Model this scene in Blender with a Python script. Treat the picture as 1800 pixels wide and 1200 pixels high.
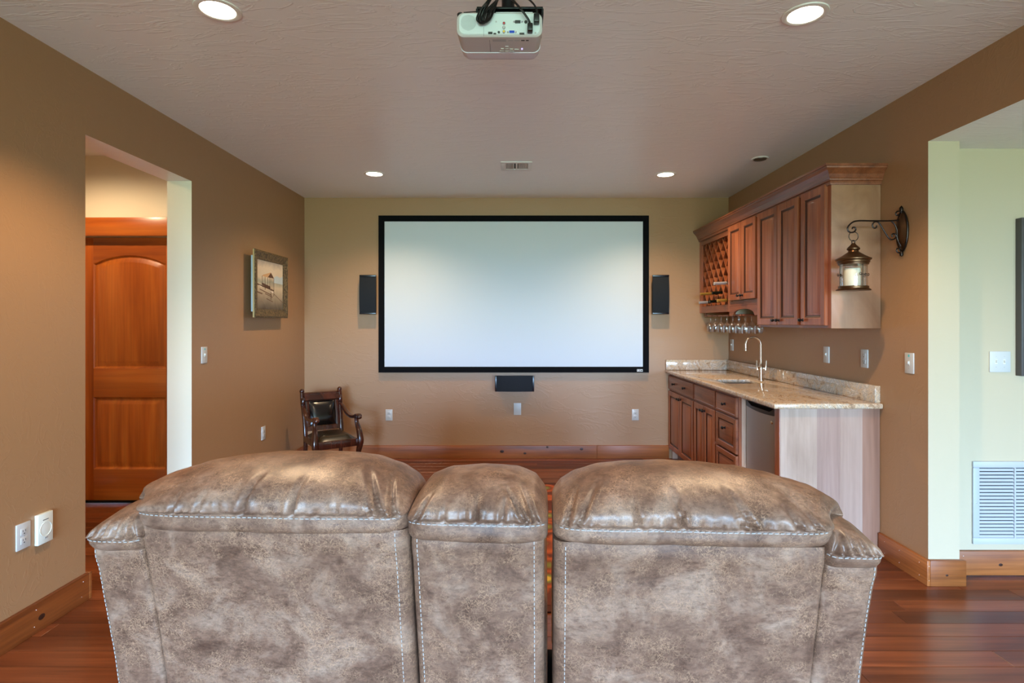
import bpy, bmesh, math, random
from mathutils import Vector, noise as mnoise
random.seed(7)
PI = math.pi
scn = bpy.context.scene
COL = scn.collection
for o in list(bpy.data.objects): bpy.data.objects.remove(o)

# ------------------------------------------------------------------ camera
F = 985.0; VPX, VPY = 905.0, 567.0; CAMH = 1.425
cam_d = bpy.data.cameras.new('camera'); cam = bpy.data.objects.new('camera', cam_d); COL.objects.link(cam)
cam.location = (0, 0, CAMH); cam.rotation_euler = (PI/2, 0, 0)
cam_d.sensor_fit = 'HORIZONTAL'; cam_d.sensor_width = 36.0; cam_d.lens = F/1800*36
cam_d.shift_x = -(VPX-900)/1800; cam_d.shift_y = -(600-VPY)/1800
cam_d.clip_start = 0.02
scn.camera = cam
def PX(px, Y): return (px-VPX)/F*Y
def PZ(py, Y): return CAMH-(py-VPY)/F*Y

# ------------------------------------------------------------------ view, world
vs = scn.view_settings
vs.view_transform = 'Standard'; vs.look = 'None'; vs.gamma = 1.0; vs.use_curve_mapping = False
vs.exposure = 0.0
scn.cycles.use_denoising = True
scn.cycles.max_bounces = 8; scn.cycles.diffuse_bounces = 5; scn.cycles.glossy_bounces = 4
scn.cycles.transparent_max_bounces = 24; scn.cycles.sample_clamp_indirect = 6.0
CAN_W = 150.0; SKY = 40.0

def s2l(c):
    c = c/255.0
    return c/12.92 if c <= 0.04045 else ((c+0.055)/1.055)**2.4
def C(r, g, b): return (s2l(r), s2l(g), s2l(b), 1.0)

W = bpy.data.worlds.new('outdoors'); scn.world = W; W.use_nodes = True
wt = W.node_tree; wt.nodes.clear()
wo = wt.nodes.new('ShaderNodeOutputWorld'); wb = wt.nodes.new('ShaderNodeBackground')
tc = wt.nodes.new('ShaderNodeTexCoord'); sx = wt.nodes.new('ShaderNodeSeparateXYZ')
mr = wt.nodes.new('ShaderNodeMapRange'); mr.inputs[1].default_value = -1; mr.inputs[2].default_value = 1
rp = wt.nodes.new('ShaderNodeValToRGB')
rp.color_ramp.elements[0].position = 0.0; rp.color_ramp.elements[0].color = (0.22, 0.35, 0.26, 1)   # meadow
rp.color_ramp.elements[1].position = 1.0; rp.color_ramp.elements[1].color = (0.55, 1.0, 1.9, 1)
for p, c in ((0.478, (0.24, 0.38, 0.29, 1)), (0.497, (0.44, 0.68, 0.62, 1)), (0.512, (0.88, 1.36, 2.05, 1)), (0.62, (0.75, 1.26, 2.05, 1))):
    e = rp.color_ramp.elements.new(p); e.color = c
wt.links.new(tc.outputs['Generated'], sx.inputs[0]); wt.links.new(sx.outputs[2], mr.inputs[0])
wt.links.new(mr.outputs[0], rp.inputs[0]); wt.links.new(rp.outputs[0], wb.inputs[0])
wb.inputs[1].default_value = SKY; wt.links.new(wb.outputs[0], wo.inputs[0])

# ------------------------------------------------------------------ layout constants
XL, XR, YB, ZC = -2.215, 2.25, 5.90, 2.74
YR = -6.5                       # rear wall with the windows
WT = 0.168
REAR_WINDOWS = [(-2.0, 2.05, 0.06, 2.44), (3.3, 4.9, 0.08, 2.2)]
for (a, b, c, d) in REAR_WINDOWS:    # light portals in the rear windows
    ld = bpy.data.lights.new('window_portal', 'AREA'); ld.shape = 'RECTANGLE'; ld.size = b-a; ld.size_y = d-c
    ld.cycles.is_portal = True
    lo = bpy.data.objects.new('window_portal', ld); COL.objects.link(lo)
    lo.location = ((a+b)/2, YR-0.10, (c+d)/2); lo.rotation_euler = (PI/2, 0, 0)

# ------------------------------------------------------------------ materials
MATS = {}
def nodes(name):
    m = bpy.data.materials.new(name); m.use_nodes = True
    nt = m.node_tree; b = nt.nodes['Principled BSDF']
    return m, nt, b
def mat(name, col, rough=0.5, metal=0.0, spec=0.5, coat=0.0, emis=None, estr=0.0):
    m, nt, b = nodes(name)
    b.inputs['Base Color'].default_value = col; b.inputs['Roughness'].default_value = rough
    b.inputs['Metallic'].default_value = metal; b.inputs['Specular IOR Level'].default_value = spec
    b.inputs['Coat Weight'].default_value = coat; b.inputs['Coat Roughness'].default_value = 0.1
    if emis: b.inputs['Emission Color'].default_value = emis; b.inputs['Emission Strength'].default_value = estr
    MATS[name] = m; return m
def N(nt, t, **kw):
    n = nt.nodes.new(t)
    for k, v in kw.items():
        if k.startswith('i_'): n.inputs[k[2:].replace('_', ' ')].default_value = v
        else: setattr(n, k, v)
    return n
def L(nt, a, b): nt.links.new(a, b)
def ramp(nt, fac, stops):
    r = nt.nodes.new('ShaderNodeValToRGB'); e = r.color_ramp.elements
    e[0].position, e[0].color = stops[0]; e[1].position, e[1].color = stops[-1]
    for p, c in stops[1:-1]:
        x = e.new(p); x.color = c
    L(nt, fac, r.inputs[0]); return r.outputs[0]
def mixc(nt, a, b, fac, mode='MIX'):
    n = nt.nodes.new('ShaderNodeMix'); n.data_type = 'RGBA'; n.blend_type = mode
    for s, v in ((6, a), (7, b)):
        if hasattr(v, 'default_value') or hasattr(v, 'is_linked'): L(nt, v, n.inputs[s])
        else: n.inputs[s].default_value = v
    if hasattr(fac, 'is_linked'): L(nt, fac, n.inputs[0])
    else: n.inputs[0].default_value = fac
    return n.outputs[2]
def wpos(nt, scale, rnd=7.0):
    g = nt.nodes.new('ShaderNodeNewGeometry'); oi = nt.nodes.new('ShaderNodeObjectInfo')
    cx = N(nt, 'ShaderNodeVectorMath', operation='SCALE'); cx.inputs[0].default_value = (rnd, rnd*1.7, rnd*0.6)
    L(nt, oi.outputs['Random'], cx.inputs[3])
    ad = N(nt, 'ShaderNodeVectorMath', operation='ADD'); L(nt, g.outputs['Position'], ad.inputs[0]); L(nt, cx.outputs[0], ad.inputs[1])
    mp = N(nt, 'ShaderNodeVectorMath', operation='MULTIPLY'); L(nt, ad.outputs[0], mp.inputs[0]); mp.inputs[1].default_value = scale
    return mp.outputs[0], oi.outputs['Random']
def bump(nt, b, h, strength, dist=0.002):
    bn = N(nt, 'ShaderNodeBump'); bn.inputs['Strength'].default_value = strength; bn.inputs['Distance'].default_value = dist
    L(nt, h, bn.inputs['Height']); L(nt, bn.outputs[0], b.inputs['Normal'])
def wood(name, dark, mid, light, axis='z', freq=14.0, rough=0.35, coat=0.2, vary=0.25, spec=0.5, stretch=0.07, fine=0.5):
    m, nt, b = nodes(name)
    sc = [freq]*3; sc['xyz'.index(axis)] = freq*stretch
    v, rnd = wpos(nt, tuple(sc))
    n1 = N(nt, 'ShaderNodeTexNoise', i_Scale=1.0, i_Detail=5.0, i_Roughness=0.55, i_Distortion=0.8); L(nt, v, n1.inputs['Vector'])
    c1 = ramp(nt, n1.outputs[0], [(0.3, dark), (0.5, mid), (0.72, light)])
    sc2 = [freq*9]*3; sc2['xyz'.index(axis)] = freq*0.25
    v2, _ = wpos(nt, tuple(sc2))
    n2 = N(nt, 'ShaderNodeTexNoise', i_Scale=1.0, i_Detail=3.0); L(nt, v2, n2.inputs['Vector'])
    g = ramp(nt, n2.outputs[0], [(0.35, (0.62, 0.58, 0.55, 1)), (0.62, (1.05, 1.03, 1.0, 1))])
    c2 = mixc(nt, c1, g, fine, 'MULTIPLY')
    hv = N(nt, 'ShaderNodeMapRange'); hv.inputs[3].default_value = 1-vary; hv.inputs[4].default_value = 1+vary
    L(nt, rnd, hv.inputs[0])
    hs = N(nt, 'ShaderNodeHueSaturation'); L(nt, hv.outputs[0], hs.inputs['Value']); L(nt, c2, hs.inputs['Color'])
    L(nt, hs.outputs[0], b.inputs['Base Color'])
    b.inputs['Roughness'].default_value = rough; b.inputs['Coat Weight'].default_value = coat; b.inputs['Coat Roughness'].default_value = 0.15
    b.inputs['Specular IOR Level'].default_value = spec
    bump(nt, b, n2.outputs[0], 0.12, 0.001)
    MATS[name] = m; return m
def paint(name, col, rough=0.55, bstr=0.25, tex=True, spec=0.3, streak=False):
    m, nt, b = nodes(name)
    b.inputs['Base Color'].default_value = col; b.inputs['Roughness'].default_value = rough; b.inputs['Specular IOR Level'].default_value = spec
    v, _ = wpos(nt, (1, 1, 1), 0)
    n1 = N(nt, 'ShaderNodeTexNoise', i_Scale=1.8, i_Detail=3.0, i_Roughness=0.5, i_Distortion=1.2); L(nt, v, n1.inputs['Vector'])
    vm = N(nt, 'ShaderNodeVectorMath', operation='MULTIPLY'); L(nt, v, vm.inputs[0]); vm.inputs[1].default_value = (1.6, 6.0, 4.0)
    n2 = N(nt, 'ShaderNodeTexNoise', i_Scale=1.6, i_Detail=3.0, i_Distortion=2.2); L(nt, vm.outputs[0], n2.inputs['Vector'])
    rg = ramp(nt, n2.outputs[0], [(0.52, (0, 0, 0, 1)), (0.56, (1, 1, 1, 1)), (0.60, (0.35, 0.35, 0.35, 1))])
    mx = mixc(nt, n1.outputs[0], rg, 0.30)
    bump(nt, b, mx, bstr, 0.006)
    MATS[name] = m; return m

paint('wall_brown', C(164, 125, 87), 0.42, 0.24, spec=0.5)
paint('wall_cream', C(216, 208, 188), 0.55, 0.08)
paint('wall_sage', C(192, 178, 150), 0.55, 0.06)
paint('ceiling_paint', C(244, 242, 242), 0.36, 0.55, spec=0.5)
wood('floor_wood', C(76, 38, 18), C(110, 58, 31), C(138, 78, 45), 'x', 9.0, 0.30, 0.08, 0.30, fine=0.55, spec=0.4)
wood('base_wood', C(116, 62, 24), C(152, 88, 40), C(174, 106, 54), 'x', 10, 0.42, 0.0, 0.08)
wood('base_wood_y', C(116, 62, 24), C(152, 88, 40), C(174, 106, 54), 'y', 10, 0.42, 0.0, 0.08)
wood('cab_wood', C(124, 64, 36), C(155, 88, 54), C(176, 108, 70), 'z', 12, 0.36, 0.25, 0.08)
wood('cab_wood_y', C(104, 54, 32), C(136, 77, 48), C(158, 96, 64), 'y', 12, 0.36, 0.25, 0.08)
wood('maple', C(176, 138, 112), C(196, 160, 134), C(214, 182, 158), 'z', 7, 0.38, 0.15, 0.10, fine=0.25, stretch=0.2)
wood('maple_end', C(140, 98, 70), C(160, 116, 86), C(176, 134, 104), 'z', 5, 0.42, 0.1, 0.03, fine=0.12, stretch=0.6)
wood('door_wood', C(138, 62, 14), C(176, 90, 26), C(196, 112, 40), 'z', 6, 0.33, 0.3, 0.05, fine=0.4)
wood('door_wood_x', C(138, 62, 14), C(172, 88, 26), C(190, 108, 40), 'x', 6, 0.33, 0.3, 0.05, fine=0.4)
wood('mahogany', C(40, 18, 12), C(62, 28, 18), C(84, 40, 26), 'z', 12, 0.22, 0.5, 0.05)
mat('white_plastic', C(198, 197, 192), 0.35)
mat('ivory_plastic', C(226, 228, 214), 0.35)
mat('slot_dark', C(60, 58, 56), 0.6)
mat('screw', C(190, 190, 186), 0.35, 0.6)
mat('teal_sticker', C(70, 190, 190), 0.5)
mat('screen_black', C(6, 8, 11), 0.8, spec=0.12)
mat('screen_white', C(200, 208, 214), 0.55, spec=0.35)
mat('speaker_black', C(18, 22, 28), 0.65, spec=0.25)
mat('speaker_edge', C(14, 20, 30), 0.25, spec=0.6)
mat('iron_black', C(14, 16, 20), 0.35, 0.4)
mat('bronze', C(88, 62, 40), 0.32, 0.85)
mat('bronze_dark', C(44, 34, 28), 0.35, 0.8)
mat('nickel', C(214, 194, 172), 0.2, 1.0)
mat('steel', C(176, 174, 168), 0.45, 0.85)
mat('sink_steel', C(150, 152, 155), 0.3, 1.0)
mat('fridge_black', C(12, 14, 18), 0.25)
mat('black_plastic', C(16, 17, 19), 0.4)
mat('cable_black', C(10, 11, 12), 0.3)
mat('white_trim', C(236, 232, 226), 0.4)
mat('lens_glow', C(255, 240, 220), 0.4, emis=(1, 0.86, 0.66, 1), estr=14.0)
mat('lens_off', C(92, 80, 68), 0.35)
mat('vent_white', C(226, 224, 222), 0.4)
mat('grille_white', C(178, 180, 182), 0.4)
mat('vent_hole', C(38, 36, 34), 0.8, spec=0.1)
mat('projector_white', C(214, 224, 224), 0.4)
mat('projector_grey', C(196, 190, 188), 0.4)
mat('projector_band', C(222, 218, 228), 0.4)
mat('projector_label', C(170, 170, 172), 0.5)
mat('port_blue', C(26, 70, 190), 0.5); mat('port_red', C(180, 24, 30), 0.5); mat('port_yellow', C(226, 196, 40), 0.5)
mat('led_blue', C(160, 150, 255), 0.4, emis=(0.55, 0.5, 1, 1), estr=1.2)
mat('chrome', C(200, 200, 200), 0.15, 1.0)
mat('wax', C(236, 228, 208), 0.5)
mat('gold_foil', C(206, 160, 74), 0.3, 0.7)
mat('silver_foil', C(206, 206, 208), 0.3, 0.6)
mat('bottle_glass', C(14, 20, 12), 0.1)
mat('frame_gold', C(190, 160, 104), 0.5, 0.0)
mat('canvas_edge', C(176, 190, 196), 0.7)
mat('art_brown', C(84, 56, 40), 0.7); mat('art_roof', C(190, 152, 110), 0.7); mat('art_white', C(226, 218, 206), 0.7)
mat('art_dark', C(110, 84, 66), 0.7)
mat('gap_dark', C(14, 12, 10), 0.9, spec=0.05)
mat('rug_edge', C(70, 30, 18), 0.95)
mat('picture_grey', C(74, 70, 68), 0.4); mat('picture_art', C(110, 112, 110), 0.6)
mat('window_frame_dark', C(70, 52, 38), 0.4)
mat('black_cloth', C(24, 20, 18), 0.9)
mat('thread', C(176, 168, 160), 0.8)
mat('pale_interior', C(232, 214, 180), 0.5)
mat('groove_dark', C(70, 34, 20), 0.4)  # darker brown on the groove faces of the raised panels
mat('wood_knot', C(52, 26, 14), 0.45)

def glass_mat(name, tint, gl=0.95, lo=0.05, hi=0.65):
    m = bpy.data.materials.new(name); m.use_nodes = True; nt = m.node_tree; nt.nodes.clear()
    o = N(nt, 'ShaderNodeOutputMaterial'); t = N(nt, 'ShaderNodeBsdfTransparent'); g = N(nt, 'ShaderNodeBsdfGlossy'); mx = N(nt, 'ShaderNodeMixShader')
    t.inputs[0].default_value = tint; g.inputs['Roughness'].default_value = 0.03; g.inputs[0].default_value = (gl, gl, gl, 1)
    lw = N(nt, 'ShaderNodeLayerWeight'); lw.inputs[0].default_value = 0.25
    mrr = N(nt, 'ShaderNodeMapRange'); mrr.inputs[3].default_value = lo; mrr.inputs[4].default_value = hi
    L(nt, lw.outputs['Facing'], mrr.inputs[0]); L(nt, mrr.outputs[0], mx.inputs[0])
    L(nt, t.outputs[0], mx.inputs[1]); L(nt, g.outputs[0], mx.inputs[2]); L(nt, mx.outputs[0], o.inputs[0])
    MATS[name] = m; return m
glass_mat('clear_glass', (0.96, 0.97, 0.97, 1)); glass_mat('stem_glass', (0.95, 0.96, 0.97, 1), 1.0, 0.07, 0.8)

def granite():
    m, nt, b = nodes('granite')
    v, _ = wpos(nt, (1.0, 1.0, 1.0), 0)
    w = N(nt, 'ShaderNodeTexNoise', i_Scale=2.2, i_Detail=3.0); L(nt, v, w.inputs['Vector'])
    ad = N(nt, 'ShaderNodeVectorMath', operation='MULTIPLY_ADD'); L(nt, w.outputs[1], ad.inputs[0]); ad.inputs[1].default_value = (0.5, 0.5, 0.5); L(nt, v, ad.inputs[2])
    st = N(nt, 'ShaderNodeVectorMath', operation='MULTIPLY'); L(nt, ad.outputs[0], st.inputs[0]); st.inputs[1].default_value = (26, 7, 18)
    n1 = N(nt, 'ShaderNodeTexNoise', i_Scale=1.0, i_Detail=8.0, i_Roughness=0.65, i_Distortion=1.2); L(nt, st.outputs[0], n1.inputs['Vector'])
    c = ramp(nt, n1.outputs[0], [(0.28, C(104, 90, 78)), (0.40, C(176, 146, 116)), (0.48, C(208, 184, 154)), (0.55, C(172, 158, 142)), (0.62, C(222, 206, 184)), (0.75, C(178, 128, 88))])
    n2 = N(nt, 'ShaderNodeTexNoise', i_Scale=240.0, i_Detail=2.0); L(nt, v, n2.inputs['Vector'])
    sp = ramp(nt, n2.outputs[0], [(0.36, (0.45, 0.42, 0.4, 1)), (0.48, (1, 1, 1, 1)), (0.66, (1.12, 1.12, 1.1, 1))])
    c2 = mixc(nt, c, sp, 0.7, 'MULTIPLY')
    L(nt, c2, b.inputs['Base Color']); b.inputs['Roughness'].default_value = 0.07; b.inputs['Specular IOR Level'].default_value = 0.6
    MATS['granite'] = m
granite()

def leather(name, dark, mid, light, crack):
    m, nt, b = nodes(name)
    t = nt.nodes.new('ShaderNodeTexCoord'); v = t.outputs['Object']
    n1 = N(nt, 'ShaderNodeTexNoise', i_Scale=7.5, i_Detail=7.0, i_Roughness=0.68, i_Distortion=0.6); L(nt, v, n1.inputs['Vector'])
    c1 = ramp(nt, n1.outputs[0], [(0.32, dark), (0.50, mid), (0.70, light)])
    sv = N(nt, 'ShaderNodeVectorMath', operation='MULTIPLY'); L(nt, v, sv.inputs[0]); sv.inputs[1].default_value = (42, 60, 95)
    n3 = N(nt, 'ShaderNodeTexNoise', i_Scale=1.0, i_Detail=7.0, i_Roughness=0.75, i_Distortion=0.5); L(nt, sv.outputs[0], n3.inputs['Vector'])
    g3 = ramp(nt, n3.outputs[0], [(0.36, (0.60, 0.56, 0.54, 1)), (0.5, (1, 1, 1, 1)), (0.64, (1.28, 1.25, 1.22, 1))])
    c2 = mixc(nt, c1, g3, 0.8, 'MULTIPLY')
    # crackle: fine light lines where the nap has rubbed off, two sizes
    dn = N(nt, 'ShaderNodeTexNoise', i_Scale=55.0, i_Detail=4.0); L(nt, v, dn.inputs['Vector'])
    da = N(nt, 'ShaderNodeVectorMath', operation='MULTIPLY_ADD'); L(nt, dn.outputs[1], da.inputs[0]); da.inputs[1].default_value = (0.035, 0.035, 0.035); L(nt, v, da.inputs[2])
    tot = None
    for scl, th, sd, k in ((105.0, 0.09, 12.0, 0.75), (48.0, 0.035, 7.0, 0.6)):
        vo = N(nt, 'ShaderNodeTexVoronoi', feature='DISTANCE_TO_EDGE'); vo.inputs['Scale'].default_value = scl; L(nt, da.outputs[0], vo.inputs['Vector'])
        cr = ramp(nt, vo.outputs['Distance'], [(0.0, (1, 1, 1, 1)), (th*0.55, (0.35, 0.35, 0.35, 1)), (th, (0, 0, 0, 1))])
        n4 = N(nt, 'ShaderNodeTexNoise', i_Scale=sd, i_Detail=5.0, i_Roughness=0.65); L(nt, v, n4.inputs['Vector'])
        mk = ramp(nt, n4.outputs[0], [(0.44, (0, 0, 0, 1)), (0.60, (k, k, k, 1))])
        mm = mixc(nt, cr, mk, 1.0, 'MULTIPLY')
        tot = mm if tot is None else mixc(nt, tot, mm, 1.0, 'ADD')
    sepm = nt.nodes.new('ShaderNodeRGBToBW'); L(nt, tot, sepm.inputs[0])
    c3 = mixc(nt, c2, crack, sepm.outputs[0])
    L(nt, c3, b.inputs['Base Color'])
    b.inputs['Roughness'].default_value = 0.41; b.inputs['Specular IOR Level'].default_value = 0.5
    bump(nt, b, n3.outputs[0], 0.22, 0.002)
    MATS[name] = m
leather('sofa_leather', C(86, 60, 46), C(120, 90, 72), C(154, 126, 106), C(182, 142, 110))
mat('black_leather', C(14, 12, 11), 0.22, spec=0.6)
mat('brown_leather', C(38, 32, 22), 0.25, spec=0.6)

def speckle_frame():
    m, nt, b = nodes('frame_wood')
    v, _ = wpos(nt, (60, 60, 60), 0)
    n = N(nt, 'ShaderNodeTexNoise', i_Scale=1.0, i_Detail=4.0); L(nt, v, n.inputs['Vector'])
    c = ramp(nt, n.outputs[0], [(0.35, C(58, 46, 30)), (0.5, C(92, 76, 50)), (0.68, C(124, 104, 70))])
    L(nt, c, b.inputs['Base Color']); b.inputs['Roughness'].default_value = 0.45; b.inputs['Metallic'].default_value = 0.2
    MATS['frame_wood'] = m
speckle_frame()
def canvas_paint():
    m, nt, b = nodes('canvas_paint')
    v, _ = wpos(nt, (1, 1, 1), 0)
    sp = nt.nodes.new('ShaderNodeSeparateXYZ'); L(nt, v, sp.inputs[0])
    n = N(nt, 'ShaderNodeTexNoise', i_Scale=9.0, i_Detail=5.0, i_Distortion=0.5); L(nt, v, n.inputs['Vector'])
    zz = N(nt, 'ShaderNodeMath', operation='MULTIPLY_ADD'); L(nt, n.outputs[0], zz.inputs[0]); zz.inputs[1].default_value = 0.10; L(nt, sp.outputs[2], zz.inputs[2])
    mrr = N(nt, 'ShaderNodeMapRange'); mrr.inputs[1].default_value = 1.57; mrr.inputs[2].default_value = 2.05; L(nt, zz.outputs[0], mrr.inputs[0])
    c = ramp(nt, mrr.outputs[0], [(0.0, C(58, 44, 34)), (0.12, C(104, 94, 80)), (0.3, C(160, 146, 124)), (0.46, C(196, 180, 154)), (0.54, C(150, 152, 136)), (0.62, C(200, 186, 162)), (0.8, C(206, 192, 170)), (0.92, C(158, 150, 140)), (1.0, C(190, 178, 160))])
    L(nt, c, b.inputs['Base Color']); b.inputs['Roughness'].default_value = 0.6
    MATS['canvas_paint'] = m
canvas_paint()
def rug_mat():
    m, nt, b = nodes('rug_weave')
    v, _ = wpos(nt, (5.0, 5.0, 1.0), 0)
    vo = N(nt, 'ShaderNodeTexVoronoi', feature='F1'); vo.inputs['Scale'].default_value = 1.0; L(nt, v, vo.inputs['Vector'])
    c = ramp(nt, vo.outputs['Distance'], [(0.12, C(196, 160, 60)), (0.2, C(104, 112, 50)), (0.34, C(112, 48, 24)), (0.5, C(170, 78, 34)), (0.62, C(88, 36, 20))])
    L(nt, c, b.inputs['Base Color']); b.inputs['Roughness'].default_value = 0.95
    MATS['rug_weave'] = m
rug_mat()

# ------------------------------------------------------------------ mesh helpers
OFF = {}
class MB:
    def __init__(s): s.v = []; s.f = []; s.mi = []
    def add(s, vs_, fs, mi=0):
        k = len(s.v); s.v += [tuple(p) for p in vs_]; s.f += [tuple(i+k for i in f) for f in fs]; s.mi += [mi]*len(fs); return s
    def box(s, x0, x1, y0, y1, z0, z1, mi=0):
        v = [(x0,y0,z0),(x1,y0,z0),(x1,y1,z0),(x0,y1,z0),(x0,y0,z1),(x1,y0,z1),(x1,y1,z1),(x0,y1,z1)]
        return s.add(v, [(0,3,2,1),(4,5,6,7),(0,1,5,4),(1,2,6,5),(2,3,7,6),(3,0,4,7)], mi)
    def prism(s, poly, axis, a, b):
        # poly: list of 2D points in the plane normal to axis
        def P(p, t):
            if axis == 'x': return (t, p[0], p[1])
            if axis == 'y': return (p[0], t, p[1])
            return (p[0], p[1], t)
        n = len(poly); v = [P(p, a) for p in poly]+[P(p, b) for p in poly]
        f = [tuple(range(n-1, -1, -1)), tuple(range(n, 2*n))]+[(i, (i+1) % n, n+(i+1) % n, n+i) for i in range(n)]
        return s.add(v, f)
    def lathe(s, prof, n=24, c=(0, 0, 0), axis='z', closed=False):
        v = []; f = []; k = len(prof)
        for i in range(n):
            a = 2*PI*i/n
            for r, h in prof:
                x, y = r*math.cos(a), r*math.sin(a)
                p = (x, y, h) if axis == 'z' else ((x, h, y) if axis == 'y' else (h, x, y))
                v.append((p[0]+c[0], p[1]+c[1], p[2]+c[2]))
        for i in range(n):
            j = (i+1) % n
            for q in range(k-1 if not closed else k):
                q2 = (q+1) % k
                f.append((i*k+q, j*k+q, j*k+q2, i*k+q2))
        if not closed:
            if prof[0][0] > 1e-6: f.append(tuple(i*k for i in range(n))[::-1])
            if prof[-1][0] > 1e-6: f.append(tuple(i*k+k-1 for i in range(n)))
        return s.add(v, f)
    def sweep(s, pts, sec, up=(0, 0, 1), scale=None, cap=True):
        pts = [Vector(p) for p in pts]; n = len(pts); k = len(sec); v = []; f = []
        side_prev = None
        for i, p in enumerate(pts):
            t = (pts[min(i+1, n-1)]-pts[max(i-1, 0)]).normalized()
            u = Vector(up); sd = t.cross(u)
            if sd.length < 1e-4: sd = t.cross(Vector((1, 0, 0)))
            sd.normalize()
            if side_prev is not None and sd.dot(side_prev) < 0: sd = -sd
            side_prev = sd; uu = sd.cross(t)
            sc = scale[i] if scale else 1.0
            for a, b in sec: v.append(tuple(p+sd*a*sc+uu*b*sc))
        for i in range(n-1):
            for q in range(k):
                f.append((i*k+q, i*k+(q+1) % k, (i+1)*k+(q+1) % k, (i+1)*k+q))
        if cap: f.append(tuple(range(k))[::-1]); f.append(tuple((n-1)*k+q for q in range(k)))
        return s.add(v, f)
    def tube(s, pts, r, n=8, up=(0, 0, 1), scale=None):
        return s.sweep(pts, [(r*math.cos(2*PI*i/n), r*math.sin(2*PI*i/n)) for i in range(n)], up, scale)
    def ball(s, c, r, sx=1, sy=1, sz=1, n=12, m=8):
        prof = [(r*math.sin(PI*j/m), -r*math.cos(PI*j/m)) for j in range(m+1)]; prof[0] = (0, -r); prof[-1] = (0, r)
        k = len(s.v); s.lathe(prof, n)
        for i in range(k, len(s.v)):
            x, y, z = s.v[i]; s.v[i] = (x*sx+c[0], y*sy+c[1], z*sz+c[2])
        return s
    def rings(s, outlines, close_first=True):
        # outlines: list of equal length 3D loops, bridged in order, last one filled
        k = len(outlines[0]); v = [p for o in outlines for p in o]; f = []
        for i in range(len(outlines)-1):
            for q in range(k):
                f.append((i*k+q, i*k+(q+1) % k, (i+1)*k+(q+1) % k, (i+1)*k+q))
        f.append(tuple((len(outlines)-1)*k+q for q in range(k)))
        if close_first: f.append(tuple(range(k))[::-1])
        return s.add(v, f)
    def grid(s, rows, closed_u=False):
        n = len(rows); k = len(rows[0]); v = [p for r in rows for p in r]; f = []
        for i in range(n-1):
            for q in range(k if closed_u else k-1):
                f.append((i*k+q, i*k+(q+1) % k, (i+1)*k+(q+1) % k, (i+1)*k+q))
        return s.add(v, f)
    def build(s, name, m, parent=None, local=False, bevel=0.0, seg=2, smooth=35, origin=None):
        off = Vector((0, 0, 0))
        if origin is not None: off = Vector(origin)
        elif parent is not None: off = Vector((0, 0, 0)) if local else OFF[parent.name]
        elif not local:
            xs = [p[0] for p in s.v]; ys = [p[1] for p in s.v]; zs = [p[2] for p in s.v]
            off = Vector(((min(xs)+max(xs))/2, (min(ys)+max(ys))/2, min(zs)))
        me = bpy.data.meshes.new(name)
        me.from_pydata([(p[0]-off.x, p[1]-off.y, p[2]-off.z) for p in s.v], [], s.f)
        ms = m if isinstance(m, (list, tuple)) else [m]
        for q in ms: me.materials.append(MATS[q])
        if len(ms) > 1:
            for p, i in zip(me.polygons, s.mi): p.material_index = i
        bm = bmesh.new(); bm.from_mesh(me)
        bmesh.ops.recalc_face_normals(bm, faces=bm.faces)
        if bevel > 0:
            es = [e for e in bm.edges if len(e.link_faces) == 2 and e.calc_face_angle(0) > math.radians(40)]
            bmesh.ops.bevel(bm, geom=es, offset=bevel, segments=seg, affect='EDGES', profile=0.5, clamp_overlap=True)
        bm.to_mesh(me); bm.free()
        if smooth:
            me.shade_smooth(); me.set_sharp_from_angle(angle=math.radians(smooth))
        o = bpy.data.objects.new(name, me); COL.objects.link(o)
        if parent is not None:
            o.parent = parent; OFF[o.name] = OFF[parent.name] if not local else Vector((0, 0, 0))
            if origin is not None: o.location = Vector(origin)-OFF[parent.name]; OFF[o.name] = Vector(origin)
        else:
            o.location = off; OFF[o.name] = off.copy()
        return o
def tag(o, label=None, cat=None, group=None, kind=None):
    if label: o['label'] = label
    if cat: o['category'] = cat
    if group: o['group'] = group
    if kind: o['kind'] = kind
    return o
def thing(name, label, cat, loc=(0, 0, 0), rz=0, group=None):
    o = bpy.data.objects.new(name, None); COL.objects.link(o); o.empty_display_size = 0.1
    o.location = loc; o.rotation_euler = (0, 0, rz); OFF[o.name] = Vector(loc)
    return tag(o, label, cat, group)
def struct(o, label=None, cat=None): return tag(o, label, cat, kind='structure')
def catmull(pts, n, closed=False):
    out = []; k = len(pts)
    segs = k if closed else k-1
    for i in range(segs):
        def g(j): return pts[j % k] if closed else pts[max(0, min(k-1, j))]
        p0, p1, p2, p3 = g(i-1), g(i), g(i+1), g(i+2)
        for q in range(n):
            t = q/n
            out.append(tuple(0.5*((2*b)+(-a+c)*t+(2*a-5*b+4*c-d)*t*t+(-a+3*b-3*c+d)*t**3) for a, b, c, d in zip(p0, p1, p2, p3)))
    if not closed: out.append(tuple(pts[-1]))
    return out
def interp(tab, x):
    if x <= tab[0][0]: return tab[0][1]
    for (a, u), (b, w) in zip(tab, tab[1:]):
        if x <= b:
            t = (x-a)/(b-a); t = t*t*(3-2*t)*0.35+t*0.65
            return u+(w-u)*t
    return tab[-1][1]
def rrect(w, h, r, n=5):
    out = []
    for cx_, cy_, a0 in ((w/2-r, h/2-r, 0), (-w/2+r, h/2-r, PI/2), (-w/2+r, -h/2+r, PI), (w/2-r, -h/2+r, 1.5*PI)):
        for i in range(n+1):
            a = a0+PI/2*i/n; out.append((cx_+r*math.cos(a), cy_+r*math.sin(a)))
    return out

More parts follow.
